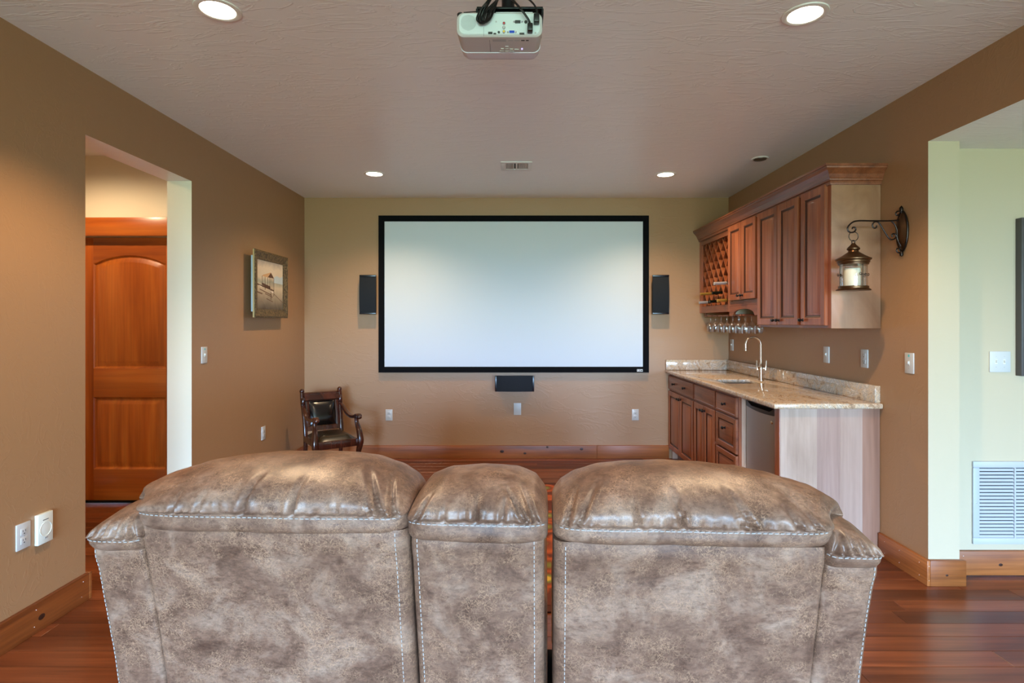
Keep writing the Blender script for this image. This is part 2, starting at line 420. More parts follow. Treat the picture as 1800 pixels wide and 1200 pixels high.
# ------------------------------------------------------------------ room shell
XO, XRO = -4.4, 5.6      # outer bounds: hall on the left, side room on the right
m = MB().box(XO, XRO, YR-0.16, YB+0.16, -0.12, -0.006)
floor = struct(m.build('floor', 'floor_wood', smooth=0), 'dark reddish brown wood plank floor', 'floor')
PLW = 0.1118
nm = 0
plank_mesh = {}
def plank(x0, x1, y0, dz):
    global nm
    key = round((x1-x0)*10)
    if key not in plank_mesh:
        o = MB().box(-0.5, 0.5, 0, PLW-0.0016, -0.006, 0).build('plank', 'floor_wood', floor, origin=(0, 0, 0), bevel=0.0012, seg=1, smooth=0)
        plank_mesh[key] = o.data
    else:
        o = bpy.data.objects.new('plank', plank_mesh[key]); COL.objects.link(o); o.parent = floor
    o.location = Vector(((x0+x1)/2, y0, dz))-OFF[floor.name]
    o.scale = (x1-x0-0.0012, 1, 1); nm += 1
rng = random.Random(3)
row = 0; y = YB-PLW
while y > 0.95:
    x = -2.20-rng.random()*1.2; xe = 2.24
    if y < 3.05: xe = 3.75
    xs0 = -2.20
    if 2.3 < y < 4.27: xs0 = -3.75; x -= 1.55
    while x < xe:
        ln = rng.uniform(0.95, 1.75)
        a, b = max(x, xs0), min(x+ln, xe)
        if b-a > 0.08: plank(a, b, y, rng.uniform(-0.0004, 0.0003))
        x += ln
    y -= PLW; row += 1
m = MB().box(XO, XRO, YR-0.16, YB+0.16, ZC, ZC+0.12)
struct(m.build('ceiling', 'ceiling_paint', smooth=0), 'pinkish beige hand-trowelled ceiling', 'ceiling')
m = MB().box(-2.40, 2.42, YB, YB+0.16, 0, ZC)
struct(m.build('wall_back', 'wall_brown', smooth=0), 'tan painted wall behind the projection screen', 'wall')
# left wall: near part, far part, header over the doorway; brown inside, cream elsewhere
def two_tone(segs, inner_axis_x, brown_side):
    mb = MB()
    for (x0, x1, y0, y1, z0, z1) in segs:
        v = [(x0,y0,z0),(x1,y0,z0),(x1,y1,z0),(x0,y1,z0),(x0,y0,z1),(x1,y0,z1),(x1,y1,z1),(x0,y1,z1)]
        fs = [(0,3,2,1),(4,5,6,7),(0,1,5,4),(1,2,6,5),(2,3,7,6),(3,0,4,7)]
        for i, f in enumerate(fs):
            mi = 1
            if (i == 3 and brown_side > 0) or (i == 5 and brown_side < 0): mi = 0
            elif i == 0 and z0 > 1: mi = 2
            mb.add(v, [f], mi)
    return mb
YD0, YD1, HD = 2.89, 3.84, 2.395
wl = two_tone([(XL-WT, XL, YR, YD0, 0, ZC), (XL-WT, XL, YD1, YB, 0, ZC), (XL-WT, XL, YD0, YD1, HD, ZC)], XL, 1)
struct(wl.build('wall_left', ['wall_brown', 'wall_cream', 'ceiling_paint'], smooth=0), 'tan painted side wall with an open doorway', 'wall')
YO, HO = 3.05, 2.412
wr = two_tone([(XR, XR+0.17, YO, YB, 0, ZC), (XR, XR+0.17, YR, YO, HO, ZC)], XR, -1)
struct(wr.build('wall_right', ['wall_brown', 'wall_sage', 'ceiling_paint'], smooth=0), 'tan painted wall behind the bar ending at a wide opening', 'wall')
m = MB().box(XR+0.17, XRO, YR, 3.18, HO, HO+0.1)
struct(m.build('ceiling_side', 'ceiling_paint', smooth=0), 'lower beige ceiling of the side room', 'ceiling')
m = MB().box(XR+0.10, XRO, 3.18, 3.32, 0, HO+0.05)
struct(m.build('wall_side', 'wall_sage', smooth=0), 'pale sage wall in the side room', 'wall')
m = MB().box(XRO-0.12, XRO, YR, 3.18, 0, HO+0.05)
struct(m.build('wall_side_end', 'wall_sage', smooth=0), 'pale end wall of the side room', 'wall')
# hall beyond the left doorway
YH = 4.42
mb = MB()
DX0, DX1, DTOP = -3.50, -2.65, 2.107
mb.box(XO, DX0, YH, YH+0.14, 0, ZC).box(DX1, XL-WT, YH, YH+0.14, 0, ZC).box(DX0, DX1, YH, YH+0.14, DTOP, ZC)
struct(mb.build('wall_hall', 'wall_cream', smooth=0), 'cream hallway wall around the wooden door', 'wall')
m = MB().box(XO, XL-WT, 1.9, 2.02, 0, ZC); struct(m.build('wall_hall_near', 'wall_cream', smooth=0), 'near cream wall of the hallway', 'wall')
m = MB().box(XO, XO+0.1, 2.02, YH, 0, ZC); struct(m.build('wall_hall_end', 'wall_cream', smooth=0), 'cream end wall of the hallway', 'wall')
# rear wall with windows (behind the camera)
mb = MB(); cur = XO
for (a, b, c, d) in REAR_WINDOWS:
    mb.box(cur, a, YR-0.16, YR, 0, ZC); mb.box(a, b, YR-0.16, YR, 0, c); mb.box(a, b, YR-0.16, YR, d, ZC); cur = b
mb.box(cur, XRO, YR-0.16, YR, 0, ZC)
struct(mb.build('wall_rear', 'wall_brown', smooth=0), 'wall with wide windows opposite the screen', 'wall')
for k, (a, b, c, d) in enumerate(REAR_WINDOWS):
    mb = MB(); t = 0.05
    mb.box(a, b, YR-0.12, YR-0.04, c, c+t).box(a, b, YR-0.12, YR-0.04, d-t, d).box(a, a+t, YR-0.12, YR-0.04, c, d).box(b-t, b, YR-0.12, YR-0.04, c, d)
    for q in (1/3, 2/3): mb.box(a+(b-a)*q-0.03, a+(b-a)*q+0.03, YR-0.12, YR-0.04, c, d)
    struct(mb.build('window_%d' % (k+1), 'window_frame_dark', smooth=0), 'wide dark framed window opposite the screen' if k == 0 else 'dark framed window of the side room', 'window')

# ------------------------------------------------------------------ baseboards
BH, BT = 0.137, 0.020
def knot(mb, p, r, axis):
    pr = [(0.0001, 0), (r, 0), (r, 0.0008), (0.0001, 0.0008)]
    mb.lathe([(q[0], q[1]) for q in pr], 10, p, axis)
def baseboard(name, boxes, label, m, nails=(), knots=()):
    mb = MB()
    for b in boxes: mb.box(*b)
    o = struct(mb.build(name, m, bevel=0.0025, smooth=30), label, 'baseboard')
    if nails:
        q = MB()
        for (p, ax) in nails: q.ball(p, 0.0017, n=6, m=4)
        tag(q.build('nail_filler', 'white_trim', o), kind='stuff')
    for (p, ax, r) in knots:
        q = MB().ball(p, r, *( (1, 0.08, 0.7) if ax == 'y' else (0.08, 1, 0.7)), n=12, m=6)
        q.build('knot', 'wood_knot', o)
    return o
baseboard('baseboard_back', [(XL+BT, 0.86, YB-BT, YB, 0, BH), (0.861, 1.62, YB-BT, YB, 0, BH)][:1]+[(0.8615, 1.62, YB-BT, YB, 0, BH)], 'stained pine baseboard under the screen', 'base_wood',
         knots=[((-0.135, YB-BT, 0.075), 'y', 0.022), ((0.105, YB-BT, 0.055), 'y', 0.016), ((0.34, YB-BT, 0.12), 'y', 0.014), ((0.70, YB-BT, 0.10), 'y', 0.018)])
nl = []
for k, yy in enumerate((0.6, 1.1, 1.6, 2.1, 2.36, 2.56, 2.84)):
    nl += [((XL+BT, yy, 0.035), 'x'), ((XL+BT, yy+0.01, 0.108), 'x')]
baseboard('baseboard_left', [(XL, XL+BT, YR, YD0, 0, BH), (XL-WT, XL+BT, YD0, YD0+BT, 0, BH)], 'stained pine baseboard along the left wall', 'base_wood_y', nl,
          knots=[((XL+BT, 2.60, 0.062), 'x', 0.019)])
baseboard('baseboard_left_far', [(XL, XL+BT, YD1, YB, 0, BH)], 'stained pine baseboard between doorway and corner', 'base_wood_y')
nl = [((XR-BT, yy, zz), 'x') for yy in (3.09, 3.25, 3.38) for zz in (0.035, 0.105)]
baseboard('baseboard_right', [(XR-BT, XR, YO-BT, 3.44, 0, BH)], 'stained pine baseboard beside the bar cabinet', 'base_wood_y', nl)
nl = [((XR+x, YO-BT, zz), 'y') for x in (-0.01, 0.15) for zz in (0.03, 0.108)]
baseboard('baseboard_end', [(XR-0.004, XR+0.17+BT, YO-BT-0.003, YO-0.001, 0, BH+0.002)], 'stained pine baseboard on the wall end', 'base_wood', nl, knots=[((XR+0.085, YO-BT-0.003, 0.06), 'y', 0.008)])
nl = [((x, 3.18-BT, zz), 'y') for x in (2.53, 3.0, 3.5) for zz in (0.03, 0.11)]
baseboard('baseboard_side', [(XR+0.172, XRO-0.12, 3.18-BT, 3.18, 0, BH)], 'stained pine baseboard under the return vent', 'base_wood', nl, knots=[((2.74, 3.18-BT, 0.06), 'y', 0.012)])

# ------------------------------------------------------------------ hall door with casing
def arch_loop(x0, x1, z0, zs, zp, ins, y, n=14):
    # rectangle with an arched top; zs springing height, zp peak; inset by ins
    hw = (x1-x0)/2; cx_ = (x0+x1)/2; rise = zp-zs
    if rise < 1e-4:
        top = [(cx_+(hw-ins)*(1-2*i/n), zs-ins) for i in range(n+1)]
    else:
        R = (hw*hw+rise*rise)/(2*rise); cz = zp-R; r = R-ins; hx = hw-ins
        a1 = math.asin(hx/r)
        top = [(cx_+r*math.sin(a1*(1-2*i/n)), cz+r*math.cos(a1*(1-2*i/n))) for i in range(n+1)]
    loop = [(x0+ins, z0+ins), (x1-ins, z0+ins)]+top
    return [(p[0], y, p[1]) for p in loop]
mb = MB().box(DX0-0.05, DX1+0.05, YH+0.14, YH+0.2, 0, ZC)  # unseen slab added to stop outdoor light leaking round the door
struct(mb.build('door_light_blocker', 'gap_dark', smooth=0), 'unseen dark slab added behind the hallway door against light leaks', 'wall')
door = struct(thing('door_1', 'stained wooden door with arched upper panel in the hallway', 'door', ((DX0+DX1)/2, YH+0.05, 0)))
yf = YH+0.055
mb = MB()
xa, xb = -3.365, -2.785
mb.box(DX0+0.003, xa, yf, yf+0.04, 0.008, DTOP-0.003)
mb.box(xb, DX1-0.003, yf, yf+0.04, 0.008, DTOP-0.003)
mb.build('stile', 'door_wood', door, bevel=0.001, smooth=30)
def rail(z0, z1): MB().box(xa, xb, yf, yf+0.04, z0, z1).build('rail', 'door_wood_x', door, bevel=0.001, smooth=30)
rail(0.008, 0.255); rail(0.831, 1.059)
# top rail with arch cut
n = 14; hw = (xb-xa)/2; rise = 0.07; R = (hw*hw+rise*rise)/(2*rise); cz = 1.965-R; a1 = math.asin(hw/R)
arc = [((xa+xb)/2+R*math.sin(a1*(-1+2*i/n)), cz+R*math.cos(a1*(-1+2*i/n))) for i in range(n+1)]
mb = MB()
for i in range(n):
    (p, q), (r_, s_) = arc[i], arc[i+1]
    mb.prism([(p, q), (r_, s_), (r_, DTOP-0.003), (p, DTOP-0.003)], 'y', yf, yf+0.04)
mb.build('rail', 'door_wood_x', door, smooth=0)
for (z0, zs, zp) in ((1.059, 1.895, 1.965), (0.255, 0.831, 0.831)):
    ol = [arch_loop(xa, xb, z0, zs, zp, i, yf+d) for i, d in ((0.0, 0.0), (0.006, 0.004), (0.012, 0.014), (0.02, 0.016), (0.055, 0.004), (0.06, 0.003))]
    MB().rings(ol, False).build('panel', 'door_wood', door, smooth=30)
MB().box(DX0, DX1, YH+0.02, YH+0.10, 0, 0.006).build('threshold', 'gap_dark', door, smooth=0)
mb = MB()
mb.box(DX0-0.11, DX0, YH-0.022, YH, 0, DTOP); mb.box(DX1, DX1+0.11, YH-0.022, YH, 0, DTOP)
tr = struct(mb.build('trim_1', 'door_wood', bevel=0.002), 'stained wood casing beside the hallway door', 'trim')
mb = MB().box(DX0-0.13, DX1+0.13, YH-0.03, YH, DTOP, DTOP+0.143)
struct(mb.build('trim_2', 'door_wood_x', bevel=0.002), 'stained wood head casing over the hallway door', 'trim')

# ------------------------------------------------------------------ projection screen
scr = thing('projection_screen', 'large fixed projection screen with black frame on the back wall', 'screen', (0, YB, 0.904))
sx0, sx1, sz0, sz1 = PX(667, YB), PX(1139, YB), PZ(654, YB), PZ(380, YB)
fw = 0.060; fd = 0.045
def frame_bar(p0, p1, inner0, inner1, yb_, yf_):
    # a mitred bar: outer edge p0-p1, inner edge inner0-inner1 (x,z), bevelled inwards
    v = []
    for (x, z), d in ((p0, yb_), (p1, yb_), (inner1, yb_), (inner0, yb_)): v.append((x, d, z))
    def lerp(a, b, t): return (a[0]+(b[0]-a[0])*t, a[1]+(b[1]-a[1])*t)
    mid0, mid1 = lerp(p0, inner0, 0.55), lerp(p1, inner1, 0.55)
    for (x, z), d in ((p0, yf_), (p1, yf_), (mid1, yf_), (mid0, yf_)): v.append((x, d, z))
    i1, i0 = inner1, inner0
    v += [(i1[0], yf_+0.012, i1[1]), (i0[0], yf_+0.012, i0[1])]
    f = [(0, 1, 5, 4), (4, 5, 6, 7), (7, 6, 8, 9), (9, 8, 2, 3), (0, 3, 2, 1), (1, 2, 8, 6, 5), (0, 4, 7, 9, 3)]
    return MB().add(v, f)
A, B_, C_, D_ = (sx0, sz0), (sx1, sz0), (sx1, sz1), (sx0, sz1)
a, b, c, d = (sx0+fw, sz0+fw), (sx1-fw, sz0+fw), (sx1-fw, sz1-fw), (sx0+fw, sz1-fw)
for p, q, i, j in ((A, B_, a, b), (B_, C_, b, c), (C_, D_, c, d), (D_, A, d, a)):
    fb = frame_bar(p, q, i, j, YB-0.004, YB-fd).build('frame_bar', 'screen_black', scr, smooth=0)
MB().box(sx0+fw-0.01, sx1-fw+0.01, YB-0.028, YB-0.02, sz0+fw-0.01, sz1-fw+0.01).build('screen_fabric', 'screen_white', scr, smooth=0)
# small maker's badge on the lower right of the frame
bx0, bx1 = PX(1118, YB), PX(1128, YB); bz0, bz1 = PZ(652.2, YB), PZ(648, YB)
bd = MB().box(bx0, bx1, YB-fd-0.002, YB-fd, bz0, bz1).build('badge', 'white_plastic', scr, smooth=0)
mb = MB(); w_ = bx1-bx0; h_ = bz1-bz0; yy = YB-fd-0.0025
mb.add([(bx0+w_*.10, yy, bz0+h_*.75), (bx0+w_*.22, yy, bz0+h_*.75), (bx0+w_*.18, yy, bz0+h_*.5), (bx0+w_*.06, yy, bz0+h_*.5)], [(0, 1, 2, 3)])
mb.add([(bx0+w_*.5, yy, bz0+h_*.3), (bx0+w_*.95, yy, bz0+h_*.3), (bx0+w_*.95, yy, bz0+h_*.5), (bx0+w_*.78, yy, bz0+h_*.68)], [(0, 1, 2, 3)])
mb.add([(bx0+w_*.34, yy, bz0+h_*.1), (bx0+w_*.42, yy, bz0+h_*.1), (bx0+w_*.58, yy, bz0+h_*.9), (bx0+w_*.5, yy, bz0+h_*.9)], [(0, 1, 2, 3)])
mb.build('badge_mark', 'screen_black', bd, smooth=0)

def wall_speaker(px0, px1, py0, py1, side, label):
    x0, x1, z0, z1 = PX(px0, YB-0.1), PX(px1, YB-0.1), PZ(py1, YB-0.1), PZ(py0, YB-0.1)
    t = thing('wall_speaker', label, 'speaker', ((x0+x1)/2, YB, z0), group='black wall speakers around the screen')
    horiz = (x1-x0) > (z1-z0)
    def ins(k): return k
    w, h = x1-x0, z1-z0; cx_, cz_ = (x0+x1)/2, (z0+z1)/2
    tp = 0.72
    def loop(sc_x, sc_z, y): return [(cx_+px*w*sc_x, y, cz_+pz*h*sc_z) for px, pz in ((-.5, -.5), (.5, -.5), (.5, .5), (-.5, .5))]
    if horiz: ol = [loop(0.94, 0.6, YB-0.012), loop(1, 0.98, YB-0.085), loop(1, 1, YB-0.10)]
    else: ol = [loop(0.6, 0.94, YB-0.012), loop(0.98, 1, YB-0.085), loop(1, 1, YB-0.10)]
    MB().rings(ol).build('cabinet', 'speaker_black', t, bevel=0.004, smooth=30)
    # curved cloth grille, end caps
    nseg = 9; rows = []
    e = 0.045
    for i in range(nseg+1):
        s_ = -1+2*i/nseg
        dy = -0.014*(1-s_*s_)
        if horiz: rows.append([(x0+(x1-x0)*e+(x1-x0)*(1-2*e)*(i/nseg), YB-0.101+dy, z0), (x0+(x1-x0)*e+(x1-x0)*(1-2*e)*(i/nseg), YB-0.101+dy, z1)])
        else: rows.append([(x0, YB-0.101+dy, z0+h*e+h*(1-2*e)*i/nseg), (x1, YB-0.101+dy, z0+h*e+h*(1-2*e)*i/nseg)])
    MB().grid(rows).build('grille', 'speaker_black', t, smooth=60)
    for k in (0, 1):
        if horiz:
            a0 = x0 if k == 0 else x1-w*e; q = MB().box(a0, a0+w*e, YB-0.108, YB-0.1, z0, z1)
        else:
            a0 = z0 if k == 0 else z1-h*e; q = MB().box(x0, x1, YB-0.108, YB-0.1, a0, a0+h*e)
        q.build('end_cap', 'speaker_edge', t, bevel=0.003)
    MB().box(cx_-0.03, cx_+0.03, YB-0.02, YB, cz_-0.03, cz_+0.03).build('wall_bracket', 'iron_black', t, smooth=0)
wall_speaker(632, 661, 483, 552, -1, 'tall black speaker left of the screen')
wall_speaker(1147, 1176, 483, 552, 1, 'tall black speaker right of the screen')
wall_speaker(870, 939, 660, 688, 0, 'wide black centre speaker below the screen')

# ------------------------------------------------------------------ switches and outlets
def plate_thing(kind, label, P, nrm, w=0.072, h=0.117, gangs=1, name=None, group=None):
    """P centre on the wall, nrm wall normal: 'x+','x-','y-'"""
    def tr(u, v, d):
        if nrm == 'y-': return (P[0]+u, P[1]-d, P[2]+v)
        if nrm == 'x+': return (P[0]+d, P[1]+u, P[2]+v)
        return (P[0]-d, P[1]-u, P[2]+v)
    def bx(u0, u1, v0, v1, d0, d1):
        mb = MB(); vs_ = [tr(u, v, d) for u, v, d in ((u0,v0,d0),(u1,v0,d0),(u1,v1,d0),(u0,v1,d0),(u0,v0,d1),(u1,v0,d1),(u1,v1,d1),(u0,v1,d1))]
        return mb.add(vs_, [(0,3,2,1),(4,5,6,7),(0,1,5,4),(1,2,6,5),(2,3,7,6),(3,0,4,7)])
    t = thing(name or {'outlet': 'wall_outlet', 'switch': 'light_switch', 'blank': 'blank_plate', 'vac': 'vacuum_inlet'}[kind], label,
              {'outlet': 'outlet', 'switch': 'switch', 'blank': 'wall plate', 'vac': 'wall inlet'}[kind], (P[0], P[1], P[2]-h/2), group=group)
    depth = 0.007 if kind != 'vac' else 0.018
    bx(-w/2, w/2, -h/2, h/2, 0.0, depth).build('plate', 'white_plastic' if kind != 'vac' else 'ivory_plastic', t, bevel=0.0025)
    if kind == 'outlet':
        for s_ in (-1, 1):
            f = bx(-0.017, 0.017, s_*0.020-0.0145, s_*0.020+0.0145, 0.006, 0.009).build('receptacle', 'white_plastic', t, bevel=0.003)
            q = MB()
            for u in (-0.0065, 0.0065):
                z_ = bx(u-0.0013, u+0.0013, s_*0.020-0.001, s_*0.020+0.008, 0.009, 0.0094); q.add(z_.v, z_.f)
            z_ = bx(-0.003, 0.003, s_*0.020-0.011, s_*0.020-0.006, 0.009, 0.0094); q.add(z_.v, z_.f)
            q.build('slots', 'slot_dark', f, smooth=0)
        bx(-0.0025, 0.0025, -0.0025, 0.0025, 0.007, 0.0085).build('screw', 'screw', t, smooth=0)
    elif kind == 'switch':
        for g in range(gangs):
            u = (g-(gangs-1)/2)*0.046
            bx(u-0.006, u+0.006, -0.013, 0.013, 0.006, 0.0085).build('toggle_slot', 'ivory_plastic', t, smooth=0)
            q = bx(u-0.0045, u+0.0045, -0.004, 0.010, 0.008, 0.016); q.build('toggle', 'white_plastic', t, bevel=0.0015)
            for s_ in (-1, 1): bx(u-0.002, u+0.002, s_*0.030-0.002, s_*0.030+0.002, 0.006, 0.008).build('screw', 'screw', t, smooth=0)
    elif kind == 'vac':
        mb = MB()
        pr = [(0.0315, 0.018), (0.0335, 0.018), (0.0335, 0.0196), (0.0315, 0.0196)]
        n_ = 28; v = []
        for i in range(n_):
            a_ = 2*PI*i/n_
            for r, d_ in pr: v.append(tr(r*math.cos(a_), r*math.sin(a_)-0.004, d_))
        f = [(i*4+q, ((i+1) % n_)*4+q, ((i+1) % n_)*4+(q+1) % 4, i*4+(q+1) % 4) for i in range(n_) for q in range(4)]
        mb.add(v, f); mb.build('cover_ring', 'ivory_plastic', t)
        bx(-0.016, 0.016, 0.038, 0.041, 0.0178, 0.0186).build('hinge_slot', 'slot_dark', t, smooth=0)
        bx(-0.008, 0.008, -0.047, -0.042, 0.0178, 0.0205).build('latch', 'screw', t, smooth=0)
    return t, bx
plate_thing('outlet', 'white outlet low on the left wall, beside the round inlet', (XL, 2.52, 0.467), 'x+')
plate_thing('vac', 'cream vacuum inlet with round cover on the left wall', (XL, 2.625, 0.465), 'x+', 0.084, 0.14)
t, bx = plate_thing('switch', 'white switch with teal sticker right of the doorway', (XL, 3.99, 1.195), 'x+')
bx(-0.006, 0.006, 0.036, 0.048, 0.0068, 0.0078).build('sticker', 'teal_sticker', t, smooth=0)
plate_thing('outlet', 'white outlet low on the left wall near the chair', (XL, 4.93, 0.455), 'x+')
plate_thing('outlet', 'white outlet on the back wall beside the wooden chair', (PX(684, YB), YB, PZ(729, YB)), 'y-')
plate_thing('outlet', 'white outlet on the back wall beside the bar cabinet', (PX(1116.5, YB), YB, PZ(728.5, YB)), 'y-')
plate_thing('blank', 'blank white plate on the back wall under the centre speaker', (PX(909.5, YB), YB, PZ(718.5, YB)), 'y-', 0.078, 0.125)
plate_thing('switch', 'white switch in the corner behind the faucet', (XR, 5.80, 1.195), 'x-')
plate_thing('switch', 'white switch over the counter, left of the outlet', (XR, 4.04, 1.195), 'x-')
plate_thing('outlet', 'white outlet over the near end of the counter', (XR, 3.60, 1.195), 'x-')
t, bx = plate_thing('switch', 'white switch with teal sticker near the wall end', (XR, 3.19, 1.195), 'x-')
bx(-0.006, 0.006, 0.036, 0.048, 0.0068, 0.0078).build('sticker', 'teal_sticker', t, smooth=0)
plate_thing('switch', 'white double switch on the pale side room wall', (PX(1756.5, 3.18), 3.18, PZ(635.5, 3.18)), 'y-', 0.118, 0.118, 2)

# ------------------------------------------------------------------ return air vent, side room picture
gx0, gx1, gz0, gz1 = PX(1708, 3.18), PX(1708, 3.18)+0.63, PZ(955, 3.18), PZ(810, 3.18)
t = thing('return_vent', 'large white louvred return vent low on the side wall', 'vent', ((gx0+gx1)/2, 3.18, gz0))
bw = 0.036
for (a, b, c, d) in ((gx0, gx1, gz0, gz0+bw), (gx0, gx1, gz1-bw, gz1), (gx0, gx0+bw, gz0+bw, gz1-bw), (gx1-bw, gx1, gz0+bw, gz1-bw)):
    MB().box(a, b, 3.18-0.012, 3.18, c, d).build('frame', 'grille_white', t, bevel=0.003)
MB().box(gx0+bw, gx1-bw, 3.178, 3.1795, gz0+bw, gz1-bw).build('backing', 'vent_hole', t, smooth=0)
nl_ = 20; sp = (gz1-gz0-2*bw)/nl_
sl = None
for i in range(nl_):
    z = gz0+bw+sp*i
    mb = MB(); 
    pr = [(3.1700, z+sp*0.06), (3.1685, z+sp*0.12), (3.1755, z+sp*0.74), (3.1770, z+sp*0.68)]
    mb.prism(pr, 'x', gx0+bw, gx1-bw); mb.build('louvre', 'grille_white', t, smooth=0)
xm = gx0+0.235
MB().box(xm-0.004, xm+0.004, 3.166, 3.179, gz0+bw, gz1-bw).build('mullion', 'grille_white', t, smooth=0)
xm += 0.2
MB().box(xm-0.004, xm+0.004, 3.166, 3.179, gz0+bw, gz1-bw).build('mullion', 'grille_white', t, smooth=0)
q = MB().ball((gx0+bw/2, 3.18-0.012, (gz0+gz1)/2), 0.005, 1, 0.4, 1, 8, 4); q.build('screw', 'screw', t)
px0 = PX(1796, 3.14); pz0, pz1 = PZ(661, 3.14), PZ(382, 3.14)
t = thing('framed_picture', 'dark framed picture at the edge of the side wall', 'picture', (px0+0.35, 3.18, pz0))
for (a, b, c, d) in ((px0, px0+0.035, pz0, pz1), (px0+0.665, px0+0.70, pz0, pz1), (px0+0.035, px0+0.665, pz0, pz0+0.035), (px0+0.035, px0+0.665, pz1-0.035, pz1)):
    MB().box(a, b, 3.14, 3.18, c, d).build('frame', 'picture_grey', t, bevel=0.003)
MB().box(px0+0.035, px0+0.665, 3.15, 3.16, pz0+0.035, pz1-0.035).build('picture_sheet', 'picture_art', t, smooth=0)

# ------------------------------------------------------------------ ceiling lights, vent
def can_light(x, y, label, lit=True, r=0.083, power=1.0, cone=126, blend=0.5):
    t = thing('recessed_light', label, 'light', (x, y, ZC), group='lit recessed ceiling lights' if lit else None)
    MB().lathe([(r*0.82, 0.0), (r*0.84, -0.004), (r*0.95, -0.007), (r*1.10, -0.004), (r*1.12, 0.0)], 40, (x, y, ZC), closed=True).build('trim_ring', 'white_trim', t)
    if lit:
        MB().lathe([(0, -0.0035), (r*0.6, -0.0034), (r*0.83, -0.002)], 32, (x, y, ZC)).build('lens', 'lens_glow', t)
        ld = bpy.data.lights.new('bulb', 'SPOT'); ld.energy = CAN_W*power; ld.color = (1.0, 0.70, 0.42); ld.spot_size = math.radians(cone); ld.spot_blend = blend
        ld.shadow_soft_size = 0.035
        lo = bpy.data.objects.new('bulb', ld); COL.objects.link(lo); lo.parent = t; lo.location = (0, 0, -0.012)
    else:
        MB().lathe([(0, -0.002), (r*0.5, -0.003), (r*0.8, -0.010), (r*0.83, -0.003)], 32, (x, y, ZC)).build('lens', 'lens_off', t)
    return t
YA = (ZC-CAMH)*F/(VPY-17); can_light(PX(383, YA), YA, 'lit recessed light nearest the upper left corner')
YA = (ZC-CAMH)*F/(VPY-25); can_light(PX(1415, YA), YA, 'lit recessed light nearest the upper right corner')
YA = (ZC-CAMH)*F/(VPY-305.5); can_light(PX(658, YA), YA, 'small lit recessed light left of the ceiling vent', power=0.85, cone=134, blend=0.85)
YA = (ZC-CAMH)*F/(VPY-306.5); can_light(PX(1170, YA), YA, 'small lit recessed light right of the ceiling vent', power=0.85, cone=134, blend=0.85)
YA = (ZC-CAMH)*F/(VPY-278.5); can_light(PX(1336, YA), YA, 'small unlit recessed light above the bar cabinets', False, 0.060)
# hall light (out of view beyond the doorway)
t = can_light(-3.2, 3.62, 'lit recessed light in the hallway ceiling', power=0.58, cone=165)
ya, yb_ = (ZC-CAMH)*F/(VPY-298), (ZC-CAMH)*F/(VPY-283.5)
ya, yb_ = min(ya, yb_), max(ya, yb_)
ym = (ya+yb_)/2; xa_, xb_ = PX(881, ym), PX(935, ym)
t = thing('ceiling_vent', 'white rectangular air vent in the ceiling', 'vent', ((xa_+xb_)/2, ym, ZC))
zt = ZC; z0_ = ZC-0.008
g = 0.035
for (a, b, c, d) in ((xa_, xb_, ya, ya+g), (xa_, xb_, yb_-g, yb_), (xa_, xa_+g, ya+g, yb_-g), (xb_-g, xb_, ya+g, yb_-g), ((xa_+xb_)/2-0.008, (xa_+xb_)/2+0.008, ya+g, yb_-g)):
    MB().box(a, b, c, d, z0_, zt).build('frame', 'vent_white', t, bevel=0.002)
MB().box(xa_+g, xb_-g, ya+g, yb_-g, zt-0.001, zt-0.0002).build('backing', 'vent_hole', t, smooth=0)
for half in (0, 1):
    x0 = xa_+g+0.004 if half == 0 else (xa_+xb_)/2+0.012; wd = (xb_-xa_)/2-g-0.016
    for i in range(7):
        xx = x0+wd*(i+0.5)/7
        MB().prism([(xx-0.003, zt-0.0015), (xx-0.001, zt-0.0015), (xx+0.006 if half else xx-0.008, z0_), (xx+0.004 if half else xx-0.010, z0_)], 'y', ya+g, yb_-g).build('slat', 'vent_white', t, smooth=0)

# ------------------------------------------------------------------ bar cabinets (right wall)
def raised(x, y0, y1, z0, z1, rings_):
    """rings_: (inset, depth) ; depth measured towards -X from x"""
    ol = []
    for i, d in rings_:
        ol.append([(x-d, y0+i, z0+i), (x-d, y1-i, z0+i), (x-d, y1-i, z1-i), (x-d, y0+i, z1-i)])
    mb = MB().rings(ol)
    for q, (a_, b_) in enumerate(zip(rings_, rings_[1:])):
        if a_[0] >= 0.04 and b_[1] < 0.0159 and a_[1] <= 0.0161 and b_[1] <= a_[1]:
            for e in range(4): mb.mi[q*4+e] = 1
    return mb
CW = ['cab_wood', 'groove_dark']; CWY = ['cab_wood_y', 'groove_dark']
DOOR = [(0, 0), (0, 0.016), (0.004, 0.020), (0.046, 0.020), (0.050, 0.016), (0.054, 0.0155), (0.060, 0.009), (0.066, 0.009), (0.084, 0.0165), (0.086, 0.017)]
DRAW = [(0, 0), (0, 0.014), (0.004, 0.020), (0.012, 0.020), (0.016, 0.0175), (0.03, 0.0195), (0.032, 0.020)]
DRAWP = [(0, 0), (0, 0.016), (0.004, 0.020), (0.040, 0.020), (0.044, 0.015), (0.050, 0.010), (0.055, 0.010), (0.072, 0.0165), (0.074, 0.017)]
def knob(par, x, y, z, horiz=True):
    mb = MB().lathe([(0.011, 0), (0.010, -0.003), (0.006, -0.008), (0.006, -0.018)], 12, (x, y, z), 'x')
    k = mb.build('knob', 'iron_black', par)
    q = MB().ball((x-0.023, y, z), 0.0125, 0.75, 1.75, 1.0, 14, 8); q.build('knob_head', 'iron_black', k)
    return k
XB = 1.632          # base cabinet face
YN = 3.45           # near end of the bar
ZT0, ZT1 = 0.898, 0.932
def ypx(px, X): return X*F/(px-VPX)
yA, yB2, yC, yD = 4.08, 4.515, 5.06, YB-0.004     # drawer base | sink base | far base | wall
